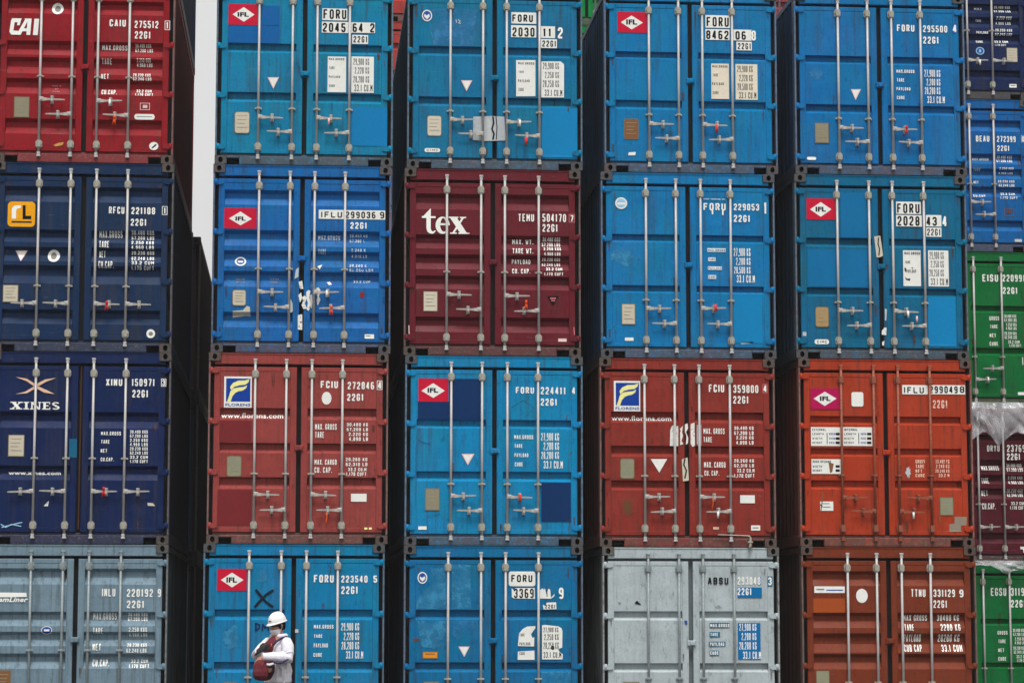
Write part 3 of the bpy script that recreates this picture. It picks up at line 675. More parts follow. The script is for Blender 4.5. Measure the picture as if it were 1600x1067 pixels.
PAINT_K = 1.0
SPECS = [
{'loc': (-0.029,0.0,7.7715),'rgb': (142,20,31),'seed': 1,'bars': [0.6215,1.0483,1.397,1.821],'gap': 1.2227,'rec': [[0.3306,0.5239],[0.9053,1.1024],[1.1363,1.3625],[1.4303,1.6448],[1.9895,2.201]],'guide': 1.4032,'han': [(0,1,1.7282),(1,-1,1.931),(2,1,1.7417),(3,-1,1.9378)],'hook': 1.2608,'seals': [(1.6381,2.004,'orange'),(1.5722,1.7661,'white')],'parts': [('logo_lettering',[('cai','',0.1879,0.6012,0.5919,0.8307,'w')]),('round_sticker',[('e',0.7529,0.362,0.9104,0.5336,'sw'),('e',0.7933,0.3997,0.8745,0.498,'grey')]),('owner_code',[('t','CAIU',1.5433,0.5884,1.7656,0.6884,'w')]),('serial_number',[('t','275512',1.8854,0.5994,2.2097,0.7019,'w')]),('check_digit',[('f',2.2963,0.5907,2.3692,0.7213,'w'),('t','1',2.3187,0.6085,2.3468,0.7036,'w')]),('type_code',[('t','22G1',1.8902,0.7472,2.1062,0.8519,'w')]),('weight_heading',[('t','MAX.GROSS',1.4464,0.938,1.7891,1.0105,'w'),('t','TARE',1.4458,1.1353,1.5836,1.2073,'w'),('t','NET',1.4434,1.3527,1.5481,1.4231,'w'),('t','CU.CAP.',1.452,1.5651,1.6576,1.6358,'w')]),('weight_figures',[('t','30.480 KGS',1.8978,0.922,2.1125,0.9631,'w'),('t','67.200 LBS',1.8988,0.9811,2.138,1.0308,'w'),('t','2.250 KGS',1.9234,1.1258,2.1117,1.1743,'w'),('t','4.960 LBS',1.9245,1.1848,2.1348,1.2351,'w'),('t','28.230 KGS',1.8765,1.3376,2.1153,1.3828,'w'),('t','62.240 LBS',1.8776,1.3942,2.1273,1.4392,'w'),('t','33.2 CUM',1.9244,1.5517,2.13,1.5976,'w'),('t','1.170 CUFT',1.91,1.6085,2.1529,1.6492,'w')]),('data_plate',[('r',0.2745,1.6907,0.4819,1.9772,'platerim'),('r',0.2835,1.6996,0.473,1.9684,'platedull'),('r',0.3063,1.7424,0.4462,1.7489,'platetxt'),('r',0.3075,1.7947,0.4299,1.8014,'platetxt'),('r',0.3086,1.8411,0.4135,1.8482,'platetxt'),('r',0.3098,1.8933,0.4496,1.8998,'platetxt')]),('sticker',[('f',1.9785,1.7474,2.1122,1.8466,'pink'),('r',2.0164,1.7761,2.0788,1.8201,'pink')]),('sticker',[('q',1.9042,1.9023,2.1805,1.9809,'sw'),('r',1.9378,1.9355,2.1469,1.9453,'grey')]),('round_sticker',[('e',2.1132,2.2886,2.2382,2.4036,'sw'),('p',[(2.1432,2.3714),(2.2016,2.3142),(2.2151,2.332),(2.1588,2.3824)],'k')]),('small_lettering',[('t','MADE IN',0.7777,1.51,0.8985,1.5303,'pinktxt'),('t','BY',0.818,1.5544,0.8667,1.576,'pinktxt'),('t','CHINA',0.7904,1.5955,0.885,1.6163,'pinktxt')]),('paint_smear',[('p',[(0.8177,2.3555),(0.8825,2.323),(0.9588,2.3127),(0.9378,2.3535),(0.8509,2.3751)],'yellowdull')])],
 'label': 'bright red container with bold white logo letters in the far left stack','group': 'containers of the front row of stacks','frame': 0.12},
{'loc': (-0.0081,0.0,5.1805),'rgb': (15,44,82),'seed': 2,'bars': [0.621,1.0457,1.3938,1.8149],'gap': 1.2197,'rec': [[0.3335,0.5455],[0.9291,1.1007],[1.1667,1.3643],[1.417,1.6669],[2.0214,2.218]],'guide': 1.7011,'han': [(0,-1,1.9427),(1,-1,1.9427),(2,1,1.9427),(3,1,1.9427)],'hook': None,'seals': [(1.5636,1.9672,'red')],'parts': [('logo_sticker',[('q',0.2043,0.55,0.5727,0.8957,'yellow'),('p',[(0.2613,0.7867),(0.258,0.6416),(0.2906,0.6068),(0.3754,0.6002),(0.3763,0.6399),(0.3301,0.6458),(0.3155,0.6804),(0.3179,0.7859)],'w'),('p',[(0.4012,0.5999),(0.4424,0.5993),(0.4457,0.7445),(0.5203,0.7434),(0.5214,0.7909),(0.4056,0.7926)],'k'),('r',0.2569,0.8184,0.5277,0.8409,'k2')]),('warning_triangle',[('p',[(0.3124,1.2128),(0.4768,1.2106),(0.3931,1.3695)],'pink'),('p',[(0.3332,1.2256),(0.4566,1.224),(0.3925,1.3458)],'sw')]),('round_sticker',[('e',0.7492,1.1964,0.9127,1.3733,'sw'),('e',0.7912,1.2327,0.8707,1.337,'grey')]),('data_plate',[('r',0.162,1.69,0.3726,1.9285,'platerim'),('r',0.1725,1.7003,0.3621,1.9181,'tanlight'),('r',0.1989,1.7329,0.3324,1.7418,'platetxt'),('r',0.1999,1.7763,0.3129,1.7854,'platetxt'),('r',0.2008,1.8148,0.2933,1.8242,'platetxt'),('r',0.2018,1.8582,0.3353,1.8671,'platetxt')]),('owner_code',[('t','RFCU',1.5634,0.6012,1.7725,0.6988,'w')]),('serial_number',[('t','221108',1.8667,0.6047,2.1876,0.7007,'w')]),('check_digit',[('f',2.2817,0.5853,2.3539,0.7036,'w'),('t','1',2.3054,0.6035,2.3328,0.688,'w')]),('type_code',[('t','22G1',1.8618,0.7637,2.0735,0.8614,'w')]),('weight_heading',[('t','MAX.GROSS',1.4378,0.9338,1.7499,1.0246,'w'),('t','TARE',1.4405,1.0737,1.5741,1.1643,'w'),('t','NET',1.4431,1.2056,1.5249,1.2969,'w'),('t','CU.CAP.',1.4356,1.3507,1.6414,1.4456,'w')]),('weight_figures',[('t','30.480 KGS',1.8725,0.9277,2.1767,0.9764,'w'),('t','67.200 LBS',1.8737,0.9964,2.1778,1.0452,'w'),('t','2.250 KGS',1.875,1.0678,2.179,1.1166,'w'),('t','4.960 LBS',1.8762,1.1338,2.1802,1.1826,'w'),('t','28.230 KGS',1.8774,1.2025,2.1813,1.2513,'w'),('t','62.240 LBS',1.8788,1.279,2.1826,1.3279,'w'),('t','33.2 CUM',1.88,1.345,2.1837,1.3939,'w'),('t','1.170 CUFT',1.8812,1.4135,2.1849,1.4624,'w')]),('round_sticker',[('e',2.098,2.2762,2.2163,2.3982,'sw'),('e',2.1296,2.31,2.1873,2.367,'grey')])],
 'label': 'navy container with yellow square logo below the bright red one at left','group': 'containers of the front row of stacks','frame': 0.2},
{'loc': (-0.0035,0.0,2.5895),'rgb': (11,33,80),'seed': 3,'bars': [0.631,1.0519,1.402,1.8322],'gap': 1.2269,'rec': [[0.8154,1.0361],[1.5411,1.7349]],'guide': 1.4454,'han': [(0,-1,1.8898),(1,-1,1.8898),(2,1,1.8898),(3,1,1.8898)],'hook': None,'seals': [(1.5685,1.8892,'red')],'parts': [('logo_emblem',[('p',[(0.3581,0.3515),(0.5068,0.3736),(0.6157,0.4402),(0.629,0.4661),(0.6115,0.4818),(0.5076,0.4074)],'peach'),('p',[(0.8979,0.3596),(0.75,0.3818),(0.6413,0.44),(0.629,0.4661),(0.6498,0.4815),(0.7634,0.4129)],'peach'),('p',[(0.3635,0.5827),(0.4853,0.5505),(0.6063,0.4767),(0.629,0.4661),(0.6424,0.492),(0.5113,0.571)],'peach'),('p',[(0.8821,0.5783),(0.7787,0.5272),(0.6496,0.4711),(0.629,0.4661),(0.6168,0.4922),(0.741,0.5587)],'peach')]),('logo_lettering',[('xines','',0.297,0.687,0.9557,0.7881,'w')]),('web_address',[('ts','www.xines.com',0.2858,1.6179,0.9819,1.6653,'w')]),('data_plate',[('r',0.2769,1.13,0.495,1.4257,'platerim'),('r',0.2873,1.1403,0.4846,1.4154,'tanlight'),('r',0.3138,1.1833,0.4541,1.1926,'platetxt'),('r',0.315,1.2368,0.4349,1.2463,'platetxt'),('r',0.3161,1.2843,0.4156,1.294,'platetxt'),('r',0.3174,1.3378,0.4576,1.3472,'platetxt')]),('owner_code',[('t','XINU',1.5649,0.364,1.7826,0.4612,'w')]),('serial_number',[('t','150971',1.9094,0.3609,2.2176,0.4626,'w')]),('check_digit',[('f',2.3034,0.3574,2.3722,0.4638,'w'),('t','3',2.3192,0.3729,2.3565,0.4509,'w')]),('type_code',[('t','22G1',1.9198,0.5121,2.1326,0.6146,'w')]),('weight_heading',[('t','MAX.GROSS',1.512,1.0797,1.777,1.1297,'w'),('t','TARE',1.5141,1.1912,1.6278,1.2423,'w'),('t','NET',1.5114,1.313,1.5968,1.3642,'w'),('t','CU.CAP.',1.5136,1.4295,1.6861,1.4802,'w')]),('weight_figures',[('t','30.480 KGS',1.8988,1.0587,2.1359,1.1012,'w'),('t','67.200 LBS',1.8999,1.1158,2.1368,1.1583,'w'),('t','2.250 KGS',1.9009,1.1729,2.1378,1.2154,'w'),('t','4.960 LBS',1.9019,1.23,2.1388,1.2725,'w'),('t','28.230 KGS',1.9029,1.2871,2.1398,1.3296,'w'),('t','62.240 LBS',1.904,1.3441,2.1408,1.3866,'w'),('t','33.2 CUM',1.905,1.4011,2.1418,1.4436,'w'),('t','1.170 CUFT',1.906,1.4581,2.1427,1.5006,'w')]),('paint_patch',[('r',1.0918,1.1812,1.1941,1.4341,'teal')]),('torn_sticker',[('p',[(0.7694,2.0864),(0.8365,2.0115),(0.8254,2.0887)],'tw')]),('torn_sticker',[('p',[(2.1468,2.0333),(2.2212,2.0407),(2.2526,2.0793),(2.1526,2.0746)],'pale')]),('graffiti',[('s',[(0.2088,2.3329),(0.2731,2.3711),(0.3482,2.3323),(0.4757,2.3574)],0.0133,'ltblue'),('s',[(0.2224,2.3713),(0.3232,2.3452),(0.4241,2.3192),(0.4872,2.3061)],0.0133,'ltblue')])],
 'label': 'deep blue container with pale star emblem and white serif name at left','group': 'containers of the front row of stacks','rustgap': 1,'frame': 0.2},
{'loc': (-0.0019,0.0,-0.0015),'rgb': (114,138,152),'seed': 4,'bars': [0.6196,1.0424,1.3876,1.8099],'gap': 1.215,'rec': [[0.3256,0.539],[0.9012,1.0926],[1.167,1.358],[1.4535,1.6547]],'guide': 1.4153,'han': [(0,1,1.9825),(1,-1,2.1936),(2,1,1.9825),(3,-1,2.1936)],'hook': 1.2732,'seals': [],'parts': [('logo_lettering',[('p',[(0.1741,0.6478),(0.5645,0.6513),(0.5721,0.7066),(0.1756,0.7116)],'w'),('ti','DreamLiner',0.0175,0.7076,0.5884,0.7746,'w')]),('round_sticker',[('e',0.7707,1.0931,0.9146,1.2033,'sw'),('e',0.7794,1.1016,0.906,1.1948,'emb'),('r',0.8076,1.1355,0.8778,1.1609,'sw')]),('owner_code',[('t','INLU',1.5648,0.5917,1.7409,0.6981,'w')]),('serial_number',[('t','220192',1.8942,0.5974,2.2407,0.7036,'w')]),('check_digit',[('t','9',2.3028,0.5966,2.3472,0.7034,'w')]),('type_code',[('t','22G1',1.897,0.7511,2.1263,0.8532,'w')]),('weight_heading',[('t','MAX.GROSS',1.4481,0.918,1.7616,1.0071,'w'),('t','TARE',1.452,1.1137,1.587,1.1944,'w'),('t','NET',1.4519,1.3262,1.5637,1.4153,'w'),('t','CU.CAP.',1.4539,1.534,1.6736,1.6274,'w')]),('weight_figures',[('t','30.480 KGS',1.9149,0.9174,2.1706,0.9597,'w'),('t','67.200 LBS',1.9117,0.9749,2.1717,1.0237,'w'),('t','2.250 KGS',1.929,1.1091,2.17,1.1664,'w'),('t','4.960 LBS',1.9304,1.1878,2.1711,1.2302,'w'),('t','28.230 KGS',1.9116,1.3196,2.1713,1.3685,'w'),('t','62.240 LBS',1.9022,1.3898,2.1684,1.4428,'w'),('t','33.2 CUM',1.9642,1.5341,2.1856,1.5809,'w'),('t','1.170 CUFT',1.9378,1.5978,2.2038,1.6488,'w')]),('data_plate',[('r',0.1778,1.6753,0.3862,1.9602,'platerim'),('r',0.1864,1.6837,0.3776,1.9518,'brownplate'),('r',0.2084,1.7266,0.3515,1.7351,'platetxt'),('r',0.2096,1.7779,0.3359,1.7864,'platetxt'),('r',0.2107,1.8234,0.3201,1.832,'platetxt'),('r',0.2119,1.8747,0.355,1.8832,'platetxt')])],
 'label': 'blue grey container with white lettering at the foot of the leftmost stack','group': 'containers of the front row of stacks','barcol': 'grey'},
{'loc': (2.9759,0.0,7.7835),'rgb': (0,124,168),'seed': 5,'bars': [0.588,1.0488,1.3881,1.8345],'gap': 1.2184,'rec': [[0.891,1.0235],[1.5787,1.7177]],'guide': 1.8119,'han': [(0,1,1.9366),(1,-1,2.1364),(2,1,1.9366),(3,-1,2.1364)],'hook': 1.312,'seals': [(1.5561,1.9857,'pinkwhite')],'parts': [('paint_patch',[('r',0.1614,0.65,0.8682,0.8935,'pblue'),('r',0.5962,0.3608,0.8653,0.6352,'pblue')]),('paint_patch',[('r',1.8709,1.7679,2.361,2.3062,'pblue2')]),('logo_sticker',[('r',0.1619,0.3465,0.565,0.6391,'red'),('p',[(0.217,0.4947),(0.3702,0.3895),(0.5193,0.4931),(0.3728,0.5958)],'sw'),('t*','IFL',0.2857,0.4625,0.4412,0.5256,'k')]),('owner_code',[('r',1.4534,0.3828,1.7985,0.5491,'sw'),('t','FORU',1.4674,0.3944,1.7844,0.5328,'k')]),('serial_number',[('r',1.4482,0.5708,1.8626,0.7261,'sw'),('r',1.8614,0.5716,2.1833,0.7195,'sw'),('t','2045',1.4599,0.5871,1.7766,0.716,'k'),('t','64',1.8731,0.5856,2.0182,0.711,'k'),('t','2',2.1149,0.5805,2.1763,0.7125,'k')]),('type_code',[('r',1.8698,0.7497,2.0891,0.8759,'sw'),('t','22G1',1.8862,0.766,2.0797,0.8571,'k')]),('weight_heading',[('r',1.5338,1.0602,1.7883,1.5617,'sw'),('t','MAX.GROSS',1.5479,1.0813,1.7614,1.1126,'kk'),('t','TARE',1.5536,1.1996,1.6304,1.2407,'kk'),('t','PAYLOAD',1.5502,1.3298,1.7055,1.3623,'kk'),('t','CUBE',1.5559,1.455,1.6372,1.4889,'kk')]),('weight_figures',[('r',1.8606,1.0537,2.1706,1.5616,'sw'),('t','29,900 KG',1.8887,1.0816,2.1052,1.1722,'kk'),('t','2,220 KG',1.9082,1.2045,2.1061,1.2954,'kk'),('t','28,280 KG',1.8906,1.3303,2.107,1.4209,'kk'),('t','33.1 CU.M',1.9032,1.4484,2.1543,1.5454,'kk')]),('warning_triangle',[('p',[(0.7076,1.3695),(0.8666,1.3665),(0.7901,1.5307)],'pink'),('p',[(0.7261,1.381),(0.8483,1.3787),(0.7899,1.5095)],'sw')]),('data_plate',[('q',0.2628,1.8559,0.4734,2.1621,'platerim'),('q',0.2721,1.8651,0.4641,2.1529,'tanlight'),('r',0.2956,1.9111,0.4381,1.9179,'platetxt'),('r',0.2964,1.9669,0.4205,1.9741,'platetxt'),('r',0.297,2.0165,0.4027,2.024,'platetxt'),('r',0.2978,2.0722,0.4402,2.0791,'platetxt')])],
 'label': 'blue container numbered 2045 64 2 beside the pale sky gap at top','group': 'containers of the front row of stacks','dirty': 0.6},
{'loc': (2.9611,0.0,5.1925),'rgb': (8,98,170),'seed': 6,'bars': [0.6289,1.0514,1.3885,1.805],'gap': 1.2199,'rec': [[0.3519,0.5587],[0.907,1.1259],[1.1903,1.4088],[1.473,1.691],[2.0367,2.2463]],'guide': 1.4421,'han': [(0,1,1.7654),(1,-1,1.9728),(2,1,1.7654),(3,-1,1.9728)],'hook': 1.2931,'seals': [(1.628,2.006,'orange'),(1.5626,1.7812,'white')],'parts': [('logo_sticker',[('r',0.1566,0.607,0.5954,0.8892,'red'),('p',[(0.2218,0.7529),(0.3773,0.6553),(0.533,0.7561),(0.3798,0.8459)],'sw'),('t*','IFL',0.3099,0.7259,0.4498,0.7831,'k')]),('serial_number',[('r',1.445,0.6139,2.356,0.7403,'sw'),('t','IFLU',1.4758,0.6393,1.7642,0.723,'k'),('t','299036',1.8119,0.6344,2.2232,0.7267,'k'),('t','9',2.2838,0.6301,2.3432,0.725,'k')]),('type_code',[('t','22G1',1.8793,0.7808,2.1069,0.8732,'w')]),('weight_heading',[('t','MAX.GROSS',1.4407,0.9624,1.7413,1.0279,'wf'),('t','TARE',1.4426,1.1608,1.5524,1.2289,'wf')]),('weight_figures',[('t','30.480 KG',1.873,0.9436,2.1153,0.9841,'wf'),('t','67.200 L',1.8735,1.0132,2.0827,1.0568,'wf'),('t','2.240 K',1.895,1.1496,2.0913,1.1909,'wf'),('t','4.940 LB',1.9007,1.2269,2.1097,1.2679,'wf'),('t','28.240 K',1.8713,1.3612,2.1056,1.4045,'wf'),('t','62.260 LBS',1.8718,1.4255,2.1952,1.4652,'wf'),('t','33.2 CUM',1.9289,1.5791,2.158,1.6149,'wf')]),('round_sticker',[('e',0.3096,1.2735,0.4628,1.4049,'sw'),('e',0.3301,1.2937,0.4423,1.3846,'emb'),('r',0.3507,1.3294,0.4217,1.3541,'sw')]),('small_lettering',[('t','CAUTION',0.3287,1.5706,0.4476,1.5973,'grey'),('t','9FT 6',0.3343,1.6115,0.443,1.6358,'grey'),('t','TESTED',0.7882,1.5649,0.9098,1.5916,'grey'),('t','2009',0.7937,1.6059,0.8901,1.6303,'grey')]),('data_plate',[('q',0.2804,1.7324,0.4698,1.9552,'platerim'),('q',0.2906,1.7426,0.4596,1.9451,'tanlight'),('r',0.3162,1.7725,0.4323,1.7814,'platetxt'),('r',0.3168,1.813,0.4127,1.8221,'platetxt'),('r',0.3172,1.849,0.393,1.8584,'platetxt'),('r',0.3178,1.8895,0.4338,1.8984,'platetxt')]),('torn_sticker',[('p',[(0.2894,2.0262),(0.4278,2.0145),(0.4774,1.9551),(0.5204,1.9674),(0.532,2.0899),(0.4665,2.0855),(0.2905,2.113)],'tanlight')]),('torn_sticker',[('p',[(1.1222,1.5762),(1.1411,1.4476),(1.1788,1.4163),(1.1751,1.5499)],'ltgrey')]),('torn_sticker',[('p',[(1.1784,1.6165),(1.2288,1.6005),(1.2452,1.7158),(1.1996,1.7086)],'tw')]),('torn_sticker',[('p',[(1.2312,1.8261),(1.2714,1.8),(1.2921,1.8434),(1.2675,1.9128),(1.2986,1.9842),(1.248,1.9898),(1.2222,1.9389),(1.2419,1.8824)],'tw')]),('torn_sticker',[('p',[(1.2836,1.7589),(1.3112,1.7278),(1.3417,1.7377),(1.3274,1.8301),(1.3485,1.9196),(1.3242,2.0146),(1.2936,1.9996),(1.3079,1.9072),(1.2869,1.8306)],'tw')]),('torn_sticker',[('p',[(1.3844,1.7064),(1.4527,1.6902),(1.4784,1.7258),(1.459,1.8158),(1.4796,1.8591),(1.4449,1.9364),(1.4242,1.8931),(1.4386,1.8032),(1.4027,1.7652)],'tw')]),('torn_sticker',[('p',[(1.3372,1.7993),(1.3624,1.7836),(1.3735,1.8809),(1.3593,1.9835),(1.3388,1.9581)],'ltgrey')]),('torn_sticker',[('p',[(1.1778,1.8012),(1.2153,1.7597),(1.2313,1.8364),(1.2016,1.9033)],'tw')]),('torn_sticker',[('p',[(1.0746,1.8536),(1.1005,1.9147),(1.1042,2.0247),(1.059,2.0534),(1.0286,2.0384),(1.0328,1.9667)],'ltgrey')]),('torn_sticker',[('p',[(1.173,2.0751),(1.2336,2.0616),(1.2358,2.2763),(1.1751,2.2719)],'tw')]),('torn_sticker',[('p',[(1.4322,1.3977),(1.5004,1.3711),(1.4656,1.4435)],'tw')]),('torn_sticker',[('p',[(1.561,1.6093),(1.6041,1.6011),(1.6349,1.6418),(1.5944,1.6525)],'tw')]),('sticker',[('r',2.087,2.3262,2.2143,2.3862,'sw'),('r',2.1023,2.3439,2.1633,2.3561,'grey')]),('rust_spot',[('e',2.0115,1.74,2.0782,1.8265,'rustred')])],
 'label': 'royal blue container with torn white sticker across its doors left of the maroon one','group': 'containers of the front row of stacks'},
{'loc': (2.9379,0.0,2.6015),'rgb': (150,65,61),'seed': 7,'bars': [0.6311,1.053,1.398,1.8137],'gap': 1.2255,'rec': [[0.7542,0.9112],[1.2298,1.368],[1.6934,1.8493]],'guide': 1.6492,'han': [(0,1,1.9272),(1,-1,2.1348),(2,1,1.9272),(3,-1,2.1348)],'hook': 1.295,'seals': [(1.6138,2.2236,'orangestrip')],'parts': [('paint_patch',[('r',0.1551,0.9319,0.5855,1.2155,'pred')]),('paint_patch',[('r',0.1425,1.8678,0.5997,2.3445,'pred')]),('logo_sticker',[('r',0.2115,0.3304,0.5849,0.7537,'sw'),('r',0.2377,0.3564,0.5657,0.6728,'logoblue'),('p',[(0.2911,0.4708),(0.3292,0.4194),(0.4001,0.3868),(0.4907,0.3828),(0.5521,0.3631),(0.5397,0.408),(0.498,0.4403),(0.4171,0.4506),(0.3493,0.4703),(0.3046,0.5154)],'cream'),('p',[(0.2952,0.5346),(0.3367,0.4928),(0.4013,0.4795),(0.4725,0.4725),(0.524,0.4496),(0.5083,0.4881),(0.4666,0.5204),(0.402,0.5337),(0.3634,0.5532),(0.3252,0.5982),(0.3003,0.675),(0.2518,0.6754),(0.2798,0.5954)],'cream'),('ts','FLORENS',0.232,0.6964,0.5691,0.7355,'logoblue')]),('web_address',[('ts','www.florens.com',0.1742,0.8196,1.0144,0.894,'w')]),('owner_code',[('t','FCIU',1.5162,0.379,1.7517,0.4793,'w')]),('serial_number',[('t','272846',1.884,0.3888,2.2426,0.4908,'w')]),('check_digit',[('f',2.281,0.3695,2.3551,0.4951,'w'),('t','4',2.2942,0.3852,2.3445,0.4821,'w')]),('type_code',[('t','22G1',1.8775,0.5517,2.1001,0.6496,'w')]),('round_sticker',[('e',1.5332,0.5284,1.665,0.703,'sw')]),('weight_heading',[('t','MAX. GROSS',1.4463,0.9666,1.7383,1.0455,'w'),('t','TARE',1.4473,1.0738,1.5702,1.1565,'w'),('t','MAX. CARGO',1.4431,1.4496,1.7424,1.5207,'w'),('t','CU. CAP.',1.4441,1.5538,1.6785,1.6306,'w')]),('weight_figures',[('t','30,480 KG',1.8755,0.9503,2.1626,0.9953,'w'),('t','67,200 LB',1.8761,1.0157,2.1631,1.0607,'w'),('t','2,220 KG',1.9026,1.0809,2.1636,1.1261,'w'),('t','4,890 LB',1.9084,1.1436,2.1641,1.1942,'w'),('t','28,260 KG',1.8664,1.4234,2.1582,1.4686,'w'),('t','62,310 LB',1.8669,1.4887,2.1587,1.5364,'w'),('t','33.2 CU.M',1.8987,1.5589,2.1462,1.6044,'w'),('t','1,170 CUFT',1.8732,1.619,2.1467,1.6695,'w')]),('data_plate',[('q',0.2599,1.4077,0.4598,1.6897,'platerim'),('q',0.2703,1.418,0.4493,1.6794,'plategreen'),('r',0.2967,1.4585,0.4207,1.4681,'platetxt'),('r',0.2974,1.5095,0.4007,1.5192,'platetxt'),('r',0.298,1.5548,0.3807,1.5647,'platetxt'),('r',0.2987,1.6057,0.4227,1.6154,'platetxt')]),('sticker',[('r',1.9405,1.9103,2.1518,2.0185,'sw')]),('small_sticker',[('r',2.1258,2.3667,2.165,2.3951,'cream')]),('small_sticker',[('r',2.1855,2.3664,2.2247,2.3948,'cream')])],
 'label': 'brick red container with blue flag logo directly above the white helmeted worker','group': 'containers of the front row of stacks','frame': 0.5},
{'loc': (2.9035,0.0,0.0105),'rgb': (0,120,172),'seed': 8,'bars': [0.6149,1.0452,1.3829,1.8048],'gap': 1.214,'rec': [[0.8785,1.021],[1.578,1.7218]],'guide': 1.7868,'han': [(0,1,2.0955),(1,-1,2.2),(2,1,2.0955),(3,-1,2.2)],'hook': None,'seals': [],'parts': [('logo_sticker',[('r',0.1863,0.3385,0.5805,0.6292,'red'),('p',[(0.2379,0.4872),(0.3851,0.3876),(0.541,0.4865),(0.3878,0.586)],'sw'),('t*','IFL',0.3107,0.4513,0.4523,0.5224,'k')]),('graffiti',[('s',[(0.7093,0.621),(0.7858,0.7141),(0.8461,0.7834),(0.9361,0.8466)],0.0348,'kb'),('s',[(0.9395,0.6245),(0.8449,0.6842),(0.7861,0.7438),(0.6982,0.847)],0.0348,'kb')]),('graffiti',[('s',[(0.7108,1.0647),(0.7159,1.1635)],0.0225,'kb2'),('s',[(0.7147,1.0647),(0.7625,1.0844),(0.7591,1.1299),(0.7198,1.1556)],0.0184,'kb2'),('s',[(0.7991,1.1635),(0.806,1.0765),(0.8383,1.1298),(0.8733,1.0764),(0.8822,1.1594)],0.0184,'kb2')]),('paint_scuff',[('blob',0.2561,1.0809,0.5377,1.4557,'scuff')]),('paint_scuff',[('blob',0.7019,0.347,0.883,0.5452,'scuff')]),('owner_code',[('t','FORU',1.4841,0.4146,1.7522,0.5194,'w')]),('serial_number',[('t','223540',1.8531,0.4236,2.2073,0.5184,'w')]),('check_digit',[('t','5',2.2866,0.4225,2.3372,0.5181,'w')]),('type_code',[('t','22G1',1.8543,0.5669,2.0786,0.6719,'w')]),('weight_heading',[('t','MAX.GROSS',1.4906,1.0837,1.7536,1.135,'w'),('t','TARE',1.4919,1.2124,1.6056,1.2579,'w'),('t','PAYLOAD',1.491,1.3312,1.6803,1.3865,'w'),('t','CUBE',1.4883,1.4597,1.604,1.511,'w')]),('weight_figures',[('t','29,900 KG',1.8585,1.0596,2.0983,1.1585,'w'),('t','2,220 KG',1.8934,1.1884,2.0993,1.2874,'w'),('t','28,280 KG',1.8646,1.3112,2.1002,1.4121,'w'),('t','33.1 CU.M',1.9253,1.4359,2.1549,1.5348,'w')]),('small_sticker',[('r',1.239,1.1433,1.2832,1.1908,'ltgrey')]),('data_plate',[('r',0.2864,1.8453,0.4675,2.1244,'platerim'),('r',0.2944,1.8532,0.4595,2.1165,'platedull'),('r',0.3147,1.8956,0.437,1.9036,'platetxt'),('r',0.3154,1.9458,0.4219,1.9538,'platetxt'),('r',0.316,1.9904,0.4067,1.9984,'platetxt'),('r',0.3167,2.0406,0.4389,2.0486,'platetxt')])],
 'label': 'blue container with black X graffiti standing right behind the white helmeted worker','group': 'containers of the front row of stacks'},
